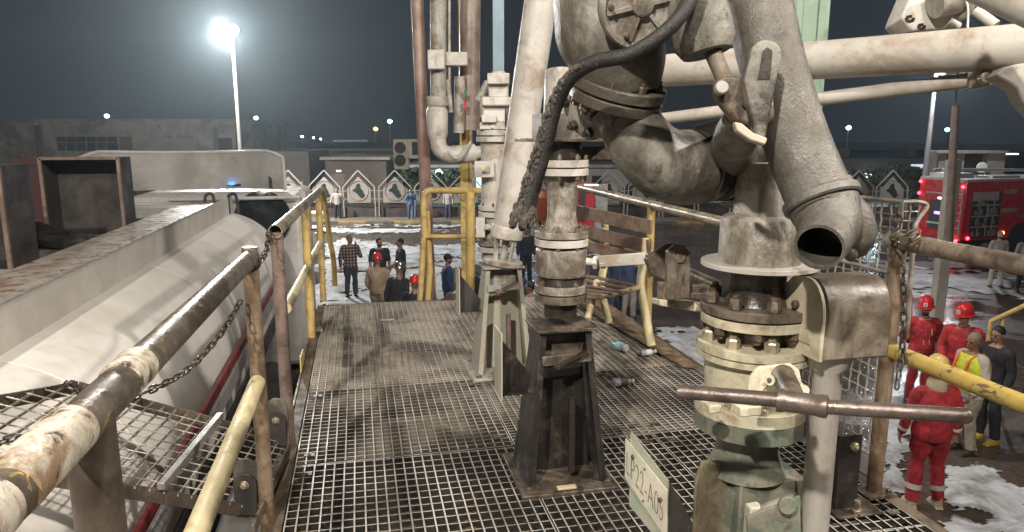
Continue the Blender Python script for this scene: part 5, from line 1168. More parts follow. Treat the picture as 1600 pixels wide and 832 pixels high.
# traffic light boxes
def signal(u0, u1, v0, v1, D, lab):
    c = atD((u0 + u1) / 2, v1, D); t = thing('signal_box', lab, 'signal light', c)
    mb = MB(); dbox(mb, u0, u1, v0, v1, D, .3); mb.build('housing', M['cream'] if False else surf('signal_cream', (.50, .45, .36), .6, 0, (.35, .3, .24), .4, scale=3), t, bevel=.03)
    h_ = (v1 - v0)
    for vv, mt in ((v0 + h_ * .28, flat('signal_dark_red', (.035, .018, .02), .4)), (v0 + h_ * .70, flat('signal_dark_green', (.016, .024, .02), .4))):
        q = atD((u0 + u1) / 2, vv, D - .01); mb = MB(); mb.lathe([(.0, -.02), (.17, 0), (.19, .03), (.17, .05)], q, -FWDH, 28); mb.build('lens', mt, t)
    mb = MB(); a = atD(657, v0 + 4, D + .35); mb.box((a.x, a.y, (a.z + GZ) / 2), (.12, .12, a.z - GZ), ROTV); mb.build('post', M['pole'], t)
    return t
t = signal(614, 637, 218, 265, 24, 'cream two-lens signal box beside the maroon pipe')
mb = MB(); 
for (a0, a1, v0, v1) in ((637, 662, 218, 222), (637, 643, 222, 248), (643, 662, 243, 248)): dbox(mb, a0, a1, v0, v1, 24.1, .2)
mb.build('frame', MATS['signal_cream'], t)
mb = MB(); dbox(mb, 643, 660, 224, 241, 24.3, .1); mb.build('dark_face', darkw, t)

# lamp masts
def mast(u, v, D, lab, ub=None, r=.09, power=0, col=(1, .95, .88), size=.25, est=60, ecol=(1, 1, 1), arm=True, basev=None, rot_u=0):
    top = atD(u, v, D); t = thing('lamp_mast', lab, 'street lamp', V((top.x, top.y, GZ)))
    b0 = V((top.x, top.y, GZ)) if basev is None else V((top.x, top.y, basev))
    H = top.z - GZ
    mb = MB(); mb.sweep([b0, b0 + V((0, 0, H * .35)), b0 + V((0, 0, H * .352)), V((top.x, top.y, top.z - .05))], [r * 1.25, r * 1.15, r * .95, r * .6], 16); mb.build('mast', M['pole'], t)
    mb = MB(); mb.box(top + V((0, 0, .04)), (size * 1.6, size * 1.0, .12), ROTV); mb.build('head', M['frameW'], t, bevel=.02)
    mb = MB(); mb.ball(top + FWDH * -.02 + V((0, 0, -.06)), (size, size * .8, size * .8), 20, 12); mb.build('lamp', emis('lamp_%s_%d' % (lab[:6], est), ecol, est), t)
    if power:
        l = point('lamp_light', top - FWDH * 1.1 + V((0, 0, -.1 - size)), size, power, col)
        l.parent = t; l.location = l.location - t.location
    return t
mast(362, 45, 34, 'tall bright street lamp glaring above the tank truck', r=.10, power=14000, col=(1, .97, .92), size=.30, est=60, ecol=(.93, 1, 1))
mast(400, 184, 90, 'small cool street lamp right of the tall bright one', r=.09, size=.26, est=25, ecol=(.45, 1, .95), power=0)
mast(167, 181, 95, 'small greenish lamp above the warehouse roof', r=.07, size=.30, est=20, ecol=(.35, 1, .9))
mast(472, 213, 120, 'tiny white lamp left of two others on the skyline', r=.05, size=.2, est=25, ecol=(.9, 1, 1))
mast(490, 215, 125, 'tiny white lamp, middle of three on the skyline', r=.05, size=.17, est=25, ecol=(.9, 1, 1))
mast(501, 217, 128, 'tiny white lamp, nearest the orange lamp of three on the skyline', r=.05, size=.17, est=25, ecol=(.9, 1, 1))
mast(587, 201, 80, 'orange street lamp on the skyline', r=.08, size=.24, est=14, ecol=(1, .42, .08))
mast(609, 189, 75, 'cool street lamp above the signal box', r=.08, size=.24, est=25, ecol=(.4, .95, 1))
mast(591, 233, 70, 'tiny white lamp below the orange lamp', r=.04, size=.12, est=20, ecol=(1, .95, .8))
mast(686, 268, 46, 'low cool lamp beside the lit office', r=.05, size=.24, est=14, ecol=(.6, 1, .98), power=500, col=(.5, .95, 1))
mast(833, 266, 30, 'small blue-white lamp seen beside the black hose', r=.05, size=.09, est=30, ecol=(.4, .7, 1), power=100, col=(.5, .75, 1))
mast(1326, 199, 75, 'cool street lamp right of the green column', r=.08, size=.26, est=22, ecol=(.4, .95, 1))
mast(1480, 202, 78, 'cool street lamp behind the brown pipe', r=.08, size=.24, est=22, ecol=(.4, .95, 1))
mast(1357, 272, 48, 'low cool lamp above the wire guard', r=.05, size=.24, est=14, ecol=(.5, .9, 1), power=500, col=(.6, .9, 1))
t = mast(1463, 108, 33, 'tall pale mast behind the fire engine with a small arm', r=.13, size=.10, est=2, ecol=(.7, .95, 1), power=1500, col=(.95, .96, 1))  # glow and light added to this mast to brighten the fire engine
mb = MB(); q = atD(1462, 116, 33); mb.box(q + RIGHT * .15, (.45, .1, .07), ROTV); mb.build('arm', M['pole'], t)
mb = MB()
tag((lambda m_: m_)(MB().cyl(atD(1497, 100, 16.2), atD(1492, 170, 16.2), .02, n=8).build('cable', M['dark'])), 'thin cable running up from the brown pipe', 'cable')
t = thing('pipe_post', 'brown pipe standing in front of a white post near the fire engine', 'post', V((atD(1470, 460, 16).x, atD(1470, 460, 16).y, GZ)))
mb = MB(); q = atD(1476, 380, 16.4); mb.box((q.x, q.y, (zat(250, 16.4) + GZ) / 2), (.24, .24, zat(250, 16.4) - GZ), ROTV); mb.build('white_post', M['whitep'], t)
mb = MB(); a = atD(1493, 165, 15.9); b = atD(1481, 378, 15.9); mb.sweep([a, a + (b - a) * .4, a + (b - a) * .93, b], [.075, .082, .086, .11], 20); mb.build('brown_pipe', surf('brown_pipe', (.16, .12, .10), .5, .1, (.08, .06, .05), .4), t)

# far skyline: low berms
mb = MB(); dbox(mb, -700, 2600, 236, 0, 150, 4, GZ); struct(mb.build('far_terrain', surf('far_berm', (.03, .028, .027), .95)), 'dark low rise on the horizon')
# small lit roofs far away
mb = MB(); dbox(mb, 520, 565, 219, 222, 118, 5); tag(mb.build('lit_roof', emis('far_lit_roof', (.3, .3, .33), .5)), 'faint lit roof line between the skyline lamps', 'roof')
mb = MB(); dbox(mb, 1432, 1455, 247, 249, 80, .3); dbox(mb, 1372, 1378, 247, 249.5, 80, .3); tag(mb.build('far_light_strip', emis('far_white_strip', (1, .95, .85), 3)), 'pair of tiny far white lights behind the mast', 'light')
mb = MB(); dbox(mb, 1575, 1592, 240, 242, 60, .3); tag(mb.build('far_light_strip', emis('far_white_strip2', (1, .95, .85), 3)), 'small light strip above the fire engine roof', 'light')

# small red cabinet, orange bin, fire bottle
t = thing('fire_hose_cabinet', 'red steel cabinet with an open door beyond the platform end', 'cabinet', atD(928, 372, 14))
mb = MB(); dbox(mb, 903, 930, 287, 370, 14, .35); mb.build('body', surf('cabinet_red', (.30, .015, .022), .4), t, bevel=.01)
mb = MB(); dbox(mb, 931, 950, 288, 372, 14.2, .03); mb.build('side_panel', surf('grey_panel', (.28, .29, .28), .3, .3), t)
mb = MB(); dbox(mb, 905, 915, 296, 345, 13.98, .02); mb.build('opening', M['firedark'], t)
mb = MB(); dbox(mb, 913, 935, 288.5, 290.5, 13.9, .02); mb.build('tube_light', emis('tube_light', (.8, .9, 1), 6), t)
t = thing('litter_bin', 'orange litter bin beyond the far riser', 'bin', atD(843, 345, 17))
mb = MB(); mb.lathe([(.24, 0), (.30, .55), (.31, .58), (.24, .72), (.06, .78)], atD(843, 345, 17), (0, 0, 1), 24); mb.build('body', surf('bin_orange', (.22, .05, .02), .5), t)
mb = MB(); q = atD(843, 345, 17); mb.box((q.x, q.y, (q.z + GZ) / 2), (.06, .06, q.z - GZ)); mb.build('stand', M['darksteel'], t)
mb = MB(); q = atD(500, 337, 34.5); P, _ = smooth_path([atD(486, 336, 34.5), atD(492, 335, 34.5), atD(508, 336, 34.5), atD(513, 336, 34.5)], 4); mb.sweep(P, [.12] + [.19] * (len(P) - 2) + [.1], 16); tag(mb.build('extinguisher', M['paleyel'] if False else surf('cylinder_cream', (.5, .36, .16), .4, 0, (.3, .2, .1), .3)), 'cream gas cylinder lying at the kerb by the stepped yellow rail', 'cylinder')

# ------------------------------------------------------------------ fire engine
ft = thing('fire_engine', 'red fire engine with open equipment lockers and red tail lights', 'fire engine', V((atD(1500, 385, 27).x, atD(1500, 385, 27).y, GZ)))
A0 = atD(1429, 370, 27.5); A0.z = GZ       # far rear corner
B0 = atD(1500, 385, 25.6); B0.z = GZ       # near rear corner
rd_ = (B0 - A0); rd_.z = 0; WT = rd_.length; rx = rd_.normalized(); lx = V((0, 0, 1)).cross(rx).normalized()
if lx.dot(RIGHT) < 0: lx = -lx
LEN = 8.2
EROT = Matrix((lx, rx, V((0, 0, 1)))).transposed()    # x along the truck, y from far side to near side
def E(a, b, z): return A0 + lx * a + rx * b + V((0, 0, z))
def ebox(mb, a0, a1, b0, b1, z0, z1): mb.box(E((a0 + a1) / 2, (b0 + b1) / 2, (z0 + z1) / 2), (a1 - a0, b1 - b0, z1 - z0), EROT)
HT = zat(283, 26) - GZ
mb = MB(); ebox(mb, .0, 5.6, .0, WT, .62, HT); mb.build('body', M['fire'], ft, bevel=.04)
mb = MB(); ebox(mb, 5.85, LEN, .0, WT, .5, HT - .15); mb.build('cab', M['fire'], ft, bevel=.12)
mb = MB(); ebox(mb, .2, 8.0, .2, WT - .2, .45, .70); mb.build('chassis', M['firedark'], ft)
mb = MB(); ebox(mb, -.03, .04, .55, WT - .5, .95, HT - .75); mb.build('rear_locker', M['firedark'], ft)
mb = MB(); ebox(mb, -.5, .0, .3, WT - .3, .55, .63); ebox(mb, -.06, -.02, .5, WT - .4, 1.15, 1.22); mb.build('rear_step', M['silver'], ft)
mb = MB(); ebox(mb, -.05, -.02, .8, 1.4, 1.52, 1.62); mb.build('purple_lamp', emis('purple_lamp', (.5, .2, 1), 4), ft)
mb = MB(); ebox(mb, -.05, -.02, .9, 1.3, 2.1, 2.16); mb.build('work_lamp', emis('work_lamp', (.8, .95, 1), 8), ft)
mb = MB(); ebox(mb, -.05, .0, .35, 1.9, HT - .52, HT - .46); ebox(mb, -.02, 5.62, -.01, WT + .01, HT - .02, HT + .07); mb.build('trim', M['frameW'], ft, bevel=.01)
# side lockers: an open one, then shutters with white stripes
mb = MB(); ebox(mb, .35, 1.75, WT - .02, WT + .012, .7, HT - .42); lk = mb.build('side_locker', M['firedark'], ft)
mb = MB(); ebox(mb, .35, 1.6, WT + .01, WT + .03, HT - .72, HT - .40); mb.build('rolled_shutter', M['frameW'], lk)
mb = MB()
for z in (1.1, 1.5, 1.9): ebox(mb, .38, 1.72, WT + .0, WT + .03, z, z + .04)
for x in (.7, 1.1, 1.4): ebox(mb, x, x + .03, WT + .01, WT + .03, .75, 2.0)
mb.build('shelves', M['silver'], lk)
random.seed(5); mb = MB()
for _ in range(26):
    x = random.uniform(.42, 1.55); z = random.choice((.78, 1.16, 1.56, 1.95)); s = random.uniform(.05, .13); ebox(mb, x, x + s, WT + .005, WT + .05, z, z + random.uniform(.08, .26))
mb.build('equipment', surf('equipment_mix', (.30, .25, .18), .5, 0, (.08, .06, .05), .5, scale=9), lk)
mb = MB()
for (x0, x1, z) in ((1.8, 2.5, 2.32), (1.8, 2.6, 1.62), (2.9, 3.9, 2.2), (2.8, 3.3, 1.42), (3.5, 4.3, 1.42), (4.5, 5.5, 2.2)): ebox(mb, x0, x1, WT, WT + .012, z, z + (.16 if x0 < 2 else .06))
mb.build('white_stripes', M['whitep'], ft)
mb = MB()
for x in (1.8, 2.75, 3.7, 4.65, 5.55): mb = MB(); ebox(mb, x, x + .03, WT, WT + .02, .7, HT - .3); mb.build('shutter_frame', surf('fire_dark_red', (.2, .01, .015), .4), ft)
# rear ladder on the near corner
mb = MB()
for b in (WT - .42, WT - .08): mb.cyl(E(-.07, b, .7), E(-.07, b, HT + .05), .02, n=8)
for k in range(8): mb.cyl(E(-.07, WT - .42, .8 + k * .28), E(-.07, WT - .08, .8 + k * .28), .015, n=8)
mb.build('ladder', M['silver'], ft)
mb = MB()
for (a, b, z) in ((-.06, .08, .75), (-.06, .08, HT - .1), (-.06, .06, HT - .55), (-.06, WT - .1, HT - .2), (-.06, WT - .15, .62), (-.06, WT - .5, .62), (-.06, WT - .3, .56), (.3, WT + .02, .72)): 
    mb = MB(); mb.ball(E(a, b, z), .06, 10, 6); mb.build('tail_light', emis('tail_light', (1, .03, .05), 14), ft)
mb = MB()
for (a, b, z) in ((2.0, WT + .02, .85), (5.2, WT + .02, .95)): mb = MB(); mb.ball(E(a, b, z), .07, 10, 6); mb.build('marker_light', emis('marker_light', (1, .45, .08), 12), ft)
for a in (2.9, 4.1, 6.9):
    for b in (.2, WT - .15):
        wh = MB(); wh.lathe([(.3, -.14), (.48, -.14), (.52, -.1), (.52, .1), (.48, .14), (.3, .14)], E(a, b, .52), rx, 28); wo = wh.build('wheel', M['dark'], ft)
        wh = MB(); wh.lathe([(.1, -.05), (.3, -.12), (.3, .12), (.1, .04)], E(a, b, .52), rx, 20); wh.build('rim', M['silver'], wo)
mb = MB()
for a in (2.9, 4.1): mb.lathe([(.62, -.02), (.62, .02)], E(a, WT + .0, .58), rx, 24)
mb.build('wheel_arch', M['firedark'], ft)
mb = MB(); ebox(mb, 6.3, 7.5, WT - .03, WT + .012, 1.4, HT - .3); mb.build('cab_window', M['glass'], ft)
mb = MB(); ebox(mb, .2, 1.3, .2, 1.2, HT + .05, HT + .25); ebox(mb, 1.6, 3.0, 1.0, WT - .3, HT + .05, HT + .16); mb.cyl(E(.4, .2, HT + .35), E(4.5, .3, HT + .3), .05); mb.cyl(E(.4, .6, HT + .35), E(4.5, .7, HT + .3), .05); mb.build('roof_gear', M['silver'], ft, bevel=.02)

# second yellow rail on the ground stair at the right edge
t = thing('stair_rail', 'yellow stair rail far right above the young man in black', 'handrail', atD(1590, 480, 8.5))
mb = MB(); mb.cyl(atD(1548, 503, 11.6), atD(1650, 455, 11.0), .04); mb.cyl(atD(1548, 503, 11.6), V((atD(1548, 500, 11.6).x, atD(1548, 500, 11.6).y, GZ)), .035); mb.cyl(atD(1568, 494, 11.5), V((atD(1568, 490, 11.5).x, atD(1568, 490, 11.5).y, GZ)), .03); mb.build('rail', M['yellow'], t)
# ------------------------------------------------------------------ people
def remeshed(mb, name, mat, parent, vox, org, smooth_it=4):
    me = mb.mesh(name, org, 180); o = bpy.data.objects.new(name, me); COL.objects.link(o)
    r = o.modifiers.new('r', 'REMESH'); r.mode = 'VOXEL'; r.voxel_size = vox; r.use_smooth_shade = True
    s = o.modifiers.new('s', 'SMOOTH'); s.iterations = smooth_it; s.factor = .5
    bpy.context.view_layer.update()
    m2 = bpy.data.meshes.new_from_object(o.evaluated_get(bpy.context.evaluated_depsgraph_get())); m2.name = name
    bpy.data.objects.remove(o); bpy.data.meshes.remove(me)
    for p in m2.polygons: p.use_smooth = True
    m2.materials.clear(); m2.materials.append(mat)
    o = bpy.data.objects.new(name, m2); COL.objects.link(o)
    if parent is not None: o.parent = parent
    return o
def person(label, u, D, face, H, top, bottom, arms=None, legs=None, lean=0, headyaw=0, headpitch=0, near=False, girth=1.0, hair='hair', helmet=None, beard=False, vest=None, bands=False, boots=None, skin='skin', cap=None, group=None, long_sleeve=True, stripe=None, feet_v=None, drop=0, badge=False, topname='shirt'):
    """u, D: where the person stands; face: heading in degrees, 0 = away from the camera, 180 = towards it, positive turns to the photo's right"""
    base = atD(u, 400, D); base.z = GZ
    t = thing('person', label, 'person', base, group)
    a0 = -YAW - R(face); S = H / 1.76
    rot = Matrix.Rotation(a0, 3, 'Z')
    vox = .0085 if near else .014
    # local frame: x = right of the person, y = forward
    def W(p): return V((p[0] * S, p[1] * S, p[2] * S))
    pz = .93 - drop
    def T(p):   # lean the trunk forward about the hips
        p = V(p); 
        if lean: 
            c, s = math.cos(-R(lean)), math.sin(-R(lean)); y, z = p.y, p.z - pz; return V((p.x, y * c - z * s, pz + y * s + z * c))
        return p
    def Z(z): return z - drop
    arms = arms or [((-.25, -.02, 1.13), (-.25, .06, .88)), ((.25, -.02, 1.13), (.25, .06, .88))]
    legs = legs or [((-.105, .03, .50), (-.12, -.02, .09)), ((.105, .03, .50), (.12, -.02, .09))]
    G = girth
    def torso(mb, k, z0=.88, z1=1.50):
        sec = [(.86, .162, .108), (.95, .168, .112), (1.05, .152, .103), (1.18, .158, .108), (1.30, .175, .115), (1.40, .170, .105), (1.46, .120, .085), (1.50, .065, .062)]
        sec = [s for s in sec if z0 - .01 <= s[0] <= z1 + .01]; n = 20; vs = []; 
        for z, rx_, ry_ in sec:
            g = G if z < 1.35 else 1 + (G - 1) * .4
            for i in range(n):
                a = 2 * PI * i / n; vs.append(W(T((math.cos(a) * (rx_ * g + k), math.sin(a) * (ry_ * g * (1.05 if z < 1.2 else 1) + k), Z(z)))))
        m = len(sec); fs = [(i * n + j, i * n + (j + 1) % n, (i + 1) * n + (j + 1) % n, (i + 1) * n + j) for i in range(m - 1) for j in range(n)] + [tuple(range(n - 1, -1, -1)), tuple((m - 1) * n + j for j in range(n))]
        mb.add(vs, fs)
    def limb(mb, pts, rs, f=lambda p: p):
        P, r = smooth_path([W(f(p)) for p in pts], 4, [a * S for a in rs]); mb.sweep(P, r, 14)
    def shz(s): return (s * .175, 0, Z(1.41))
    def arm(mb, k, full=True, sl=1.0):
        for i, (el, hd_) in enumerate(arms):
            s = -1 if i == 0 else 1; e = V(el) - V((0, 0, drop)); h_ = V(hd_) - V((0, 0, drop)); 
            pts = [shz(s * .62), shz(s * 1.05), tuple(V(shz(s * 1.1)) * .45 + e * .55), tuple(e)]
            rs = [.06 + k, .066 + k, .050 + k, .044 + k]
            if sl > .5: pts += [tuple(e * .5 + h_ * .5), tuple(h_ * .93 + e * .07)]; rs += [.041 + k, .030 + k * (1 if full else 1)]
            limb(mb, pts, rs, T)
    def leg(mb, k, kt, to_ankle=True):
        for i, (kn, an) in enumerate(legs):
            s = -1 if i == 0 else 1; kn = V(kn); an = V(an)
            hip = V((s * .09, 0, Z(.90)))
            limb(mb, [tuple(hip + V((0, 0, .05))), tuple(hip * .75 + kn * .25), tuple(kn + V((0, .0, .03))), tuple(kn * .6 + an * .4 + V((0, -.01, 0))), tuple(an)], [.085 * G + k, .088 * G + k, .058 + k, .052 + kt, .040 + kt])
    # head placed on the neck, turned and tilted
    hc = T((0, .015, Z(1.635))); hrot = Matrix.Rotation(-R(headyaw), 3, 'Z') @ Matrix.Rotation(-R(headpitch + lean * .5), 3, 'X')
    def HP(p): return W(hc + hrot @ V(p))
    def hball(mb, p, r, n=18, m=12): mb.ball(HP(p), V(r) * S if hasattr(r, '__len__') else r * S, n, m, hrot)
    body = MB(); torso(body, 0); arm(body, 0); leg(body, 0, 0)
    limb(body, [(0, -.01, Z(1.44)), (0, .0, Z(1.52)), (0, .01, Z(1.60))], [.062, .054, .052], T)
    hball(body, (0, -.005, .025), (.075, .093, .098)); hball(body, (0, .022, -.045), (.056, .066, .070)); hball(body, (0, .045, -.085), (.030, .032, .026))
    hball(body, (0, .098, -.008), (.013, .020, .024), 10, 8); hball(body, (0, .086, .018), (.010, .014, .026), 10, 8)
    for s in (-1, 1):
        hball(body, (s * .077, -.008, -.005), (.010, .018, .030), 10, 8); hball(body, (s * .028, .080, .030), (.022, .012, .008), 10, 6); hball(body, (s * .040, .068, -.02), (.02, .016, .018), 10, 6)
    hball(body, (0, .085, -.052), (.022, .012, .007), 10, 6)
    for i, (el, hd_) in enumerate(arms):
        s = -1 if i == 0 else 1; e = V(T(V(el) - V((0, 0, drop)))); h_ = V(T(V(hd_) - V((0, 0, drop)))); d = (h_ - e).normalized()
        x_ = V((0, 1, 0)) if abs(d.y) < .8 else V((0, 0, 1)); x_ = (x_ - d * x_.dot(d)).normalized(); nrm_ = d.cross(x_) * s
        P = [W(h_ - d * .01), W(h_ + d * .03), W(h_ + d * .075)]; body.sweep(P, [.026 * S, .034 * S, .034 * S], 12, sq=.5 if abs(d.z) > .5 else .7)
        for k in range(4):
            o_ = x_ * (-.026 + .0175 * k); L_ = (.068, .078, .074, .058)[k]; c0 = h_ + d * .07 + o_
            P, r = smooth_path([W(c0), W(c0 + d * L_ * .5 - nrm_ * .008), W(c0 + d * L_ * .85 - nrm_ * .026), W(c0 + d * L_ * .95 - nrm_ * .04)], 3, [.0095 * S, .009 * S, .008 * S, .007 * S]); body.sweep(P, r, 8)
        c0 = h_ + d * .02 + x_ * .026; P, r = smooth_path([W(c0), W(c0 + d * .03 + x_ * .022), W(c0 + d * .06 + x_ * .026 - nrm_ * .012)], 3, [.013 * S, .011 * S, .009 * S]); body.sweep(P, r, 8)
    for i, (kn, an) in enumerate(legs):
        an = V(an); body.sweep([W(an + V((0, -.04, -.045))), W(an + V((0, .06, -.055))), W(an + V((0, .14, -.065)))], [.04 * S, .042 * S, .03 * S], 12, sq=.8)
    o = remeshed(body, 'body', M[skin], t, vox, V((0, 0, 0)), 3); parts = [o]
    # clothes
    def cl(name, mb, mat, sm_=6): 
        o_ = remeshed(mb, name, mat, t, vox * 1.15, V((0, 0, 0)), sm_)
        nv_ = len(o_.data.vertices); co_ = [0.0] * nv_ * 3; nm_ = [0.0] * nv_ * 3      # folds of the cloth
        o_.data.vertices.foreach_get('co', co_); o_.data.vertex_normals.foreach_get('vector', nm_)
        for i_ in range(0, nv_ * 3, 3):
            x, y, z = co_[i_:i_ + 3]; f = .003 + noise.noise((x * 9, y * 9, z * 5.5)) * .013 + noise.noise((x * 24 + 5, y * 24, z * 14)) * .006
            co_[i_] += nm_[i_] * f; co_[i_ + 1] += nm_[i_ + 1] * f; co_[i_ + 2] += nm_[i_ + 2] * f
        o_.data.vertices.foreach_set('co', co_); o_.data.update()
        parts.append(o_); return o_
    mb = MB(); torso(mb, .016, .86, 1.47); arm(mb, .013, True, 1.0 if long_sleeve else .3)
    if topname in ('overall_top', 'coat'):
        mb.torus(W(T((0, -.0, Z(1.495)))), V((0, .15, 1)), .062 * S, .016 * S, 20, 8)
    cl(topname, mb, top)
    mb = MB(); torso(mb, .010, .86, .96); leg(mb, .014, .020 if not bands else .026); cl('trousers', mb, bottom)
    shoes_ = []
    for i, (kn, an) in enumerate(legs):
        mb = MB(); an = V(an); mb.sweep([W(an + V((0, -.05, -.045))), W(an + V((0, .05, -.05))), W(an + V((0, .155, -.062)))], [.048 * S, .05 * S, .036 * S], 14, sq=.85)
        mb.box(W(an + V((0, .05, -.082))), (.09 * S, .25 * S, .016 * S))
        if bands or boots: mb.sweep([W(an + V((0, -.01, -.04))), W(an + V((0, -.01, .06)))], [.05 * S, .05 * S], 14)
        bo_ = remeshed(mb, 'boot' if boots else 'shoe', boots or flat('dark_shoes', (.03, .025, .02), .5), t, vox, V((0, 0, 0)), 2); parts.append(bo_); shoes_.append(bo_)
    if hair and not helmet:
        mb = MB(); hball(mb, (0, -.018, .045), (.082, .094, .095)); 
        hm = remeshed(mb, 'hair', M[hair] if isinstance(hair, str) else hair, t, vox, V((0, 0, 0)), 2)
        hm.data.transform(Matrix.Identity(4))
        # cut the face free
        bm_ = bmesh.new(); bm_.from_mesh(hm.data); inv = hrot.inverted()
        dl = [v for v in bm_.verts if (inv @ (v.co / S - hc)).y > .045 and (inv @ (v.co / S - hc)).z < .062 or (inv @ (v.co / S - hc)).z < -.03]
        bmesh.ops.delete(bm_, geom=dl, context='VERTS'); bm_.to_mesh(hm.data); bm_.free(); parts.append(hm)
    if beard:
        mb = MB(); hball(mb, (0, .028, -.062), (.060, .066, .052)); hball(mb, (0, .092, -.036), (.028, .014, .007), 10, 6)
        b_ = remeshed(mb, 'beard', M['hair'], t, vox * .8, V((0, 0, 0)), 1); parts.append(b_)
    if near or D < 25:
        mb = MB()
        for s in (-1, 1): hball(mb, (s * .029, .0845, .012), (.012, .008, .006), 10, 6); hball(mb, (s * .030, .090, .034), (.019, .008, .0045), 10, 6)
        e_ = mb.build('eyes_and_brows', M['hair'], None); e_.parent = t; parts.append(e_)
        mb = MB(); hball(mb, (0, .0905, -.053), (.021, .009, .005), 10, 6); e_ = mb.build('mouth', flat('lips', (.20, .08, .06), .5), None); e_.parent = t; parts.append(e_)
    if cap:
        mb = MB(); hball(mb, (0, -.01, .06), (.088, .103, .085)); hball(mb, (0, .10, .055), (.07, .07, .012)); c_ = remeshed(mb, 'cap', cap, t, vox, V((0, 0, 0)), 2); parts.append(c_)
    if helmet:
        n = 36; mb = MB(); prof = [(1.22, 0.0), (1.20, .012), (1.0, .014), (1.0, .03), (.985, .07), (.92, .115), (.78, .150), (.55, .172), (.25, .184), (.02, .187)]
        vs = []
        for r_, z in prof:
            for k in range(n):
                a = 2 * PI * k / n; rr = r_
                fx = math.cos(a) * .112 * rr; fy = math.sin(a) * .132 * rr + (.022 * max(0, math.sin(a)) if r_ > 1.1 else 0)
                ridge = .008 * math.exp(-(fx / .03) ** 2) if 0.2 < r_ < .95 else 0
                vs.append(HP((fx, fy - .005, .042 + z + ridge)))
        m = len(prof); mb.add(vs, [(i * n + j, i * n + (j + 1) % n, (i + 1) * n + (j + 1) % n, (i + 1) * n + j) for i in range(m - 1) for j in range(n)] + [tuple((m - 1) * n + j for j in range(n)), tuple(range(n - 1, -1, -1))])
        h_ = mb.build('helmet', helmet, None, ang=45); h_.parent = t; parts.append(h_)
        if badge:
            mb = MB(); mb.prism([HP((x, .122, z)) for x, z in ((-.03, .08), (.03, .08), (.03, .14), (-.03, .14))], (hrot @ V((0, .016, 0))) * S); b_ = mb.build('helmet_badge', flat('badge_white', (.65, .62, .58), .5), None); b_.parent = h_
            mb = MB(); mb.prism([HP((x, .139, z)) for x, z in ((-.010, .092), (.010, .092), (.006, .112), (.012, .128), (-.012, .128), (-.006, .112))], (hrot @ V((0, .002, 0))) * S); b2 = mb.build('badge_mark', flat('badge_dark', (.12, .08, .08)), None); b2.parent = h_
    if near and topname == 'overall_top' and face > 90:      # pale chest zips
        zb = Bag()
        for (zx, z0, z1) in ((-.085, 1.22, 1.33), (.03, 1.05, 1.14), (-.06, 1.06, 1.15), (.075, 1.30, 1.31)):
            m_z = zb.new(); m_z.bar(W(T((zx, (.135 if z0 > 1.2 else .14) * (G + .02), z0))), W(T((zx + .012, (.132 if z0 > 1.2 else .142) * (G + .02), z1))), .008 * S, .01 * S)
        for m_z in zb: z_ = m_z.build('pocket_zip', flat('pale_zip', (.5, .45, .42)), None); z_.parent = t; parts.append(z_)
        mb = MB(); mb.torus(W(T((0, 0, .99))), (0, 0, 1), .150 * S * G, .010 * S, 28, 6); z_ = mb.build('waistband', RED2, None); z_.parent = t; parts.append(z_)
    if vest:
        mb = MB(); torso(mb, .034, .90, 1.46); v_ = cl('vest', mb, vest[0]); 
        mb = MB(); torso(mb, .052, .95, 1.05); 
        bd = remeshed(mb, 'reflective_band', vest[1], t, vox, V((0, 0, 0)), 1)
        bm_ = bmesh.new(); bm_.from_mesh(bd.data); dl = [v for v in bm_.verts if not .975 < v.co.z / S + drop < 1.035 + 0]; bmesh.ops.delete(bm_, geom=dl, context='VERTS'); bm_.to_mesh(bd.data); bm_.free(); parts.append(bd)
        mb = MB()
        for s in (-1, 1):
            for yy, sgn in ((-1, -1), (1, 1)):
                P = [W(T((s * .10, sgn * (.155 * (G * .95)), Z(1.0)))), W(T((s * .105, sgn * .165 * G * .95, Z(1.2)))), W(T((s * .11, sgn * .152, Z(1.38)))), W(T((s * .12, sgn * .05, Z(1.475))))]
                P, r = smooth_path(P, 4); mb.sweep(P, [.024 * S] * len(P), 8, sq=.6)
        st_ = mb.build('shoulder_bands', vest[1], None, ang=60); st_.parent = t; parts.append(st_)
    if bands:
        mb = MB(); bm__ = flat('reflective_silver', (.50, .48, .45), .4)
        for i, (kn, an) in enumerate(legs):
            kn = V(kn); an = V(an); c_ = kn * .42 + an * .58; d_ = (kn - an).normalized(); mb.lathe([(.074 * S, -.03 * S), (.082 * S, -.028 * S), (.082 * S, .028 * S), (.074 * S, .03 * S)], W(c_ + V((0, -.012, 0))), d_, 24)
        for i, (el, hd_) in enumerate(arms):
            e = V(T(el)); h_ = V(T(hd_)); c_ = e * .35 + h_ * .65; mb.lathe([(.054 * S, -.02 * S), (.060 * S, -.018 * S), (.060 * S, .018 * S), (.052 * S, .02 * S)], W(c_), h_ - e, 20)
        b_ = mb.build('reflective_bands', bm__, None, ang=50); b_.parent = t; parts.append(b_)
    if stripe:
        mb = MB()
        for i, (kn, an) in enumerate(legs):
            s = -1 if i == 0 else 1; kn = V(kn); an = V(an); hip = V((s * .09, 0, .90)); o_ = V((s * 1.0, 0, 0)); P, r = smooth_path([W(hip + o_ * .112), W(kn + o_ * .080), W(an + o_ * .065)], 6); mb.sweep(P, .012 * S, 8)
        b_ = mb.build('leg_stripe', stripe, None); b_.parent = t; parts.append(b_)
    Mx = rot.to_4x4()
    for p in parts: p.data.transform(Mx)
    for p in list(t.children_recursive):
        if p not in parts: p.data.transform(Mx)
    lo_ = min(v.co.z for s_ in shoes_ for v in s_.data.vertices); 
    t.location.z = GZ - lo_ + .004
    return t

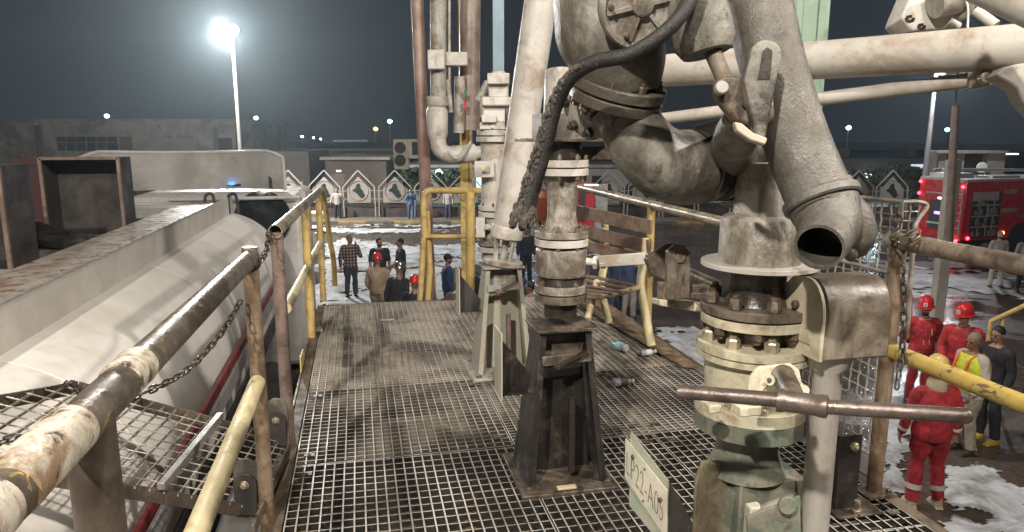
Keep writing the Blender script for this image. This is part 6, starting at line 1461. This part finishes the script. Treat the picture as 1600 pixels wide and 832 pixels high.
def creased(name, col):
    return surf(name, col, .75, 0, tuple(c * .45 for c in col), .42, (.05, .02, .018), .10, scale=7, bump=1.0, bscale=9, streak=True)
RED = creased('red_coverall', (.40, .020, .028)); RED2 = creased('deep_red_coverall', (.31, .016, .024))
REDH = surf('red_helmet_shell', (.50, .02, .025), .22, 0, (.3, .03, .03), .2, scale=9, bump=0)
YELH = surf('yellow_helmet_shell', (.62, .42, .14), .3, 0, (.45, .32, .14), .3, scale=9, bump=0)
BACKARMS = [((-.29, -.07, 1.15), (-.10, -.19, 1.0)), ((.29, -.07, 1.15), (.08, -.2, .98))]
DJ = cloth('dark_jeans', (.035, .04, .055)); BLK = cloth('black_cloth', (.014, .013, .015)); GRY = cloth('grey_cloth', (.26, .24, .22)); BEI = cloth('beige_trousers', (.27, .23, .18))
BOOT = surf('cream_boots', (.48, .40, .28), .6, 0, (.25, .2, .14), .4, scale=12)
person('man in red coveralls and red helmet, hands behind his back', 1455, 11.25, 190, 1.74, RED, RED2, BACKARMS, near=True, girth=1.12, helmet=REDH, beard=True, badge=True, headyaw=25, headpitch=6, bands=False, boots=flat('black_boots', (.03, .025, .02), .4), topname='overall_top')
person('man in red coveralls and red helmet looking left behind the bald man', 1519, 10.6, 215, 1.77, RED, RED2, [((-.27, .02, 1.13), (-.2, .18, .95)), ((.27, .02, 1.13), (.2, .18, .95))], near=True, girth=1.15, helmet=REDH, badge=True, headyaw=35, headpitch=8, topname='overall_top', boots=flat('black_boots', (.03, .025, .02), .4))
def vestmat():
    return surf('hi_vis_yellow', (.55, .60, .03), .7, 0, (.40, .42, .04), .3, scale=6, bump=.4, bscale=14, streak=False)
person('bald man in a yellow hi-vis vest with orange bands and beige trousers, facing left', 1540, 9.35, 262, 1.74, cloth('grey_shirt', (.42, .39, .35)), BEI, [((-.26, .0, 1.13), (-.22, .14, .92)), ((.26, .0, 1.13), (.22, .14, .92))], near=True, girth=1.28, hair='greyhair', headyaw=-10, headpitch=10, vest=(vestmat(), flat('orange_band', (.65, .14, .04), .5)), skin='skind')
person('young man in black with black hair behind the man in the hi-vis vest', 1577, 9.7, 255, 1.74, BLK, BLK, near=True, headyaw=-5, headpitch=12, boots=flat('yellow_black_boots', (.38, .27, .04), .5))
person('man in red coveralls with a yellow helmet seen from the back', 1487, 7.85, 4, 1.80, RED, RED, [((-.29, .0, 1.13), (-.30, .08, .88)), ((.29, .0, 1.13), (.30, .08, .88))], legs=[((-.115, .03, .50), (-.15, -.01, .09)), ((.115, .03, .50), (.15, -.01, .09))], near=True, girth=1.25, helmet=YELH, headpitch=4, bands=True, boots=BOOT, topname='overall_top')
# neck cloth under the yellow helmet is part of the last man
per = [o for o in bpy.data.objects if o.get('label', '').startswith('man in red coveralls with a yellow')][0]
mb = MB(); mb.lathe([(.10, 0), (.115, .03), (.105, .13), (.09, .16)], (0, 0, 1.46), (0, 0, 1), 24)
nc = mb.build('neck_cloth', cloth('beige_neck_cloth', (.42, .34, .23)), None); nc.parent = per
person('man in a long grey shirt and pale trousers standing by the fire engine', 1559, 20.4, 185, 1.68, GRY, cloth('pale_trousers', (.38, .34, .30)), legs=[((-.12, .03, .50), (-.20, 0, .09)), ((.12, .03, .50), (.16, .05, .09))], girth=1.1, beard=True, hair='greyhair')
person('person in dark trousers at the right edge beyond the man in grey', 1604, 19.8, 200, 1.7, GRY, BLK)
# people on the left, beyond the platform end
def plaidmat():
    m = bpy.data.materials.new('plaid_shirt'); m.use_nodes = True; n = m.node_tree; N = n.nodes; L = n.links; b = N['Principled BSDF']; tc = N.new('ShaderNodeTexCoord'); sp = N.new('ShaderNodeSeparateXYZ'); L.new(tc.outputs['Object'], sp.inputs[0])
    def st(o_, f):
        a = N.new('ShaderNodeMath'); a.operation = 'MULTIPLY'; a.inputs[1].default_value = f; L.new(o_, a.inputs[0]); s = N.new('ShaderNodeMath'); s.operation = 'SINE'; L.new(a.outputs[0], s.inputs[0])
        g = N.new('ShaderNodeMath'); g.operation = 'GREATER_THAN'; g.inputs[1].default_value = .1; L.new(s.outputs[0], g.inputs[0]); return g.outputs[0]
    ad = N.new('ShaderNodeMath'); ad.operation = 'ADD'; L.new(st(sp.outputs['X'], 75), ad.inputs[0]); L.new(st(sp.outputs['Z'], 75), ad.inputs[1])
    r = N.new('ShaderNodeValToRGB'); r.color_ramp.interpolation = 'CONSTANT'; e = r.color_ramp.elements; e[0].color = (.02, .018, .02, 1); e[1].position = .6; e[1].color = (.34, .28, .24, 1); x = e.new(.3); x.color = (.12, .07, .06, 1)
    dv = N.new('ShaderNodeMath'); dv.operation = 'MULTIPLY'; dv.inputs[1].default_value = .45; L.new(ad.outputs[0], dv.inputs[0]); L.new(dv.outputs[0], r.inputs[0]); L.new(r.outputs[0], b.inputs['Base Color']); b.inputs['Roughness'].default_value = .85; return m
person('man in a plaid shirt and jeans holding a phone to his ear', 547, 19.1, 150, 1.76, plaidmat(), DJ, [((-.30, .02, 1.14), (-.13, .16, 1.50)), ((.27, -.02, 1.13), (.28, .03, .87))], girth=1.1, hair='greyhair', headyaw=-30)
person('man in a black polo shirt talking to the man in the tracksuit', 593, 18.6, 165, 1.74, BLK, DJ, long_sleeve=False, girth=1.05, headyaw=-30, beard=True)
person('man in a dark tracksuit with a pale leg stripe reaching out his hand', 626, 18.4, 250, 1.76, cloth('navy_jersey', (.014, .016, .028)), BLK, [((-.24, .12, 1.14), (-.16, .42, 1.02)), ((.24, .05, 1.13), (.2, .2, .95))], long_sleeve=False, stripe=flat('white_stripe', (.5, .5, .5)))
person('fireman in a tan coat and a red helmet, back to the camera', 589, 15.9, 10, 1.70, cloth('tan_coat', (.34, .245, .155)), cloth('tan_trousers', (.30, .22, .14)), [((-.27, -.0, 1.13), (-.24, .12, .92)), ((.27, .0, 1.13), (.24, .12, .92))], girth=1.2, helmet=REDH, topname='coat', headyaw=-30, headpitch=10)
person('fireman in black with a shiny silver helmet bending beside the tan coat', 617, 14.6, 20, 1.72, BLK, BLK, lean=14, helmet=surf('silver_helmet', (.62, .62, .58), .18, .9, (.25, .24, .2), .5, None, scale=14), girth=1.1, headpitch=15, topname='coat')
person('bending fireman with a red helmet left of the maroon pipe', 643, 13.4, 10, 1.66, BLK, BLK, lean=12, helmet=REDH, headpitch=5, girth=1.1, topname='coat')
person('man in a blue jacket and black cap between the maroon pipe and the yellow post', 699, 16.2, 75, 1.70, cloth('blue_jacket', (.03, .07, .17)), DJ, cap=flat('black_cap', (.012, .012, .014)), beard=True, girth=1.1)
person('man in a dark brown jacket seen from the back, below the man in blue jacket', 710, 13.8, 20, 1.55, cloth('brown_jacket', (.09, .06, .05)), BLK, girth=1.3, lean=15)
person('man in a light blue shirt looking left behind the far riser', 829, 13.2, 270, 1.66, cloth('light_blue_shirt', (.07, .14, .32)), DJ, headyaw=0, girth=1.1)
person('person in dark clothes and rubber boots standing right of the far riser', 822, 21, 180, 1.74, cloth('dark_navy', (.02, .025, .04)), BLK, boots=flat('black_boots', (.03, .025, .02), .4))
person('person in grey trousers standing behind the slatted bench', 985, 16.6, 170, 1.74, cloth('navy_top', (.03, .05, .10)), GRY)
person('person in dark blue trousers beside the one in grey behind the bench', 966, 17.2, 190, 1.72, cloth('navy_top', (.03, .05, .10)), cloth('blue_trousers', (.04, .06, .12)))
person('person in a black jacket seen between the yellow column and the far riser', 752, 15.2, 30, 1.62, BLK, BLK, lean=10)
person('man in a navy jersey half hidden by the slanting grey arm', 808, 15.0, 330, 1.60, cloth('navy_jacket', (.025, .035, .07)), BLK, girth=1.1)
person('man in a grey shirt just right of the black riser above the bench seat', 905, 17.5, 200, 1.66, cloth('mid_grey_shirt', (.12, .12, .13)), DJ)
person('person crouching low in dark blue beside the red-helmeted fireman', 672, 14.2, 300, 1.52, cloth('dark_blue_jacket', (.02, .035, .08)), BLK, lean=18)
person('man in a white shirt with one hand raised, before the fence panels', 531, 37.3, 175, 1.74, cloth('white_shirt', (.42, .38, .34)), BLK, [((-.28, .0, 1.16), (-.16, .2, 1.36)), ((.30, -.02, 1.15), (.36, .05, .96))])
person('man in blue coveralls holding both hands up before the fence', 644, 37.3, 180, 1.72, cloth('blue_coverall', (.06, .12, .24)), cloth('blue_coverall2', (.06, .12, .24)), [((-.26, .08, 1.16), (-.10, .2, 1.42)), ((.26, .08, 1.16), (.10, .2, 1.42))])
person('man in white shirt and dark blue trousers by the fence, right of the maroon pipe', 702, 37.3, 190, 1.74, cloth('white_shirt', (.42, .38, .34)), cloth('blue_trousers', (.04, .06, .12)))

# ------------------------------------------------------------------ night haze
HZ = 0.0012
if HZ:
    mb = MB(); mb.box((0, 95, 12), (560, 250, 34)); hz = mb.build('haze', None); hz['kind'] = 'stuff'; hz['label'] = 'thin night haze glowing round the street lamps'
    m = bpy.data.materials.new('night_haze'); m.use_nodes = True; n = m.node_tree; n.nodes.clear(); o_ = n.nodes.new('ShaderNodeOutputMaterial'); v_ = n.nodes.new('ShaderNodeVolumePrincipled')
    v_.inputs['Color'].default_value = (.70, .88, 1, 1); v_.inputs['Density'].default_value = HZ; v_.inputs['Anisotropy'].default_value = .72
    n.links.new(v_.outputs[0], o_.inputs['Volume']); hz.data.materials.append(m)
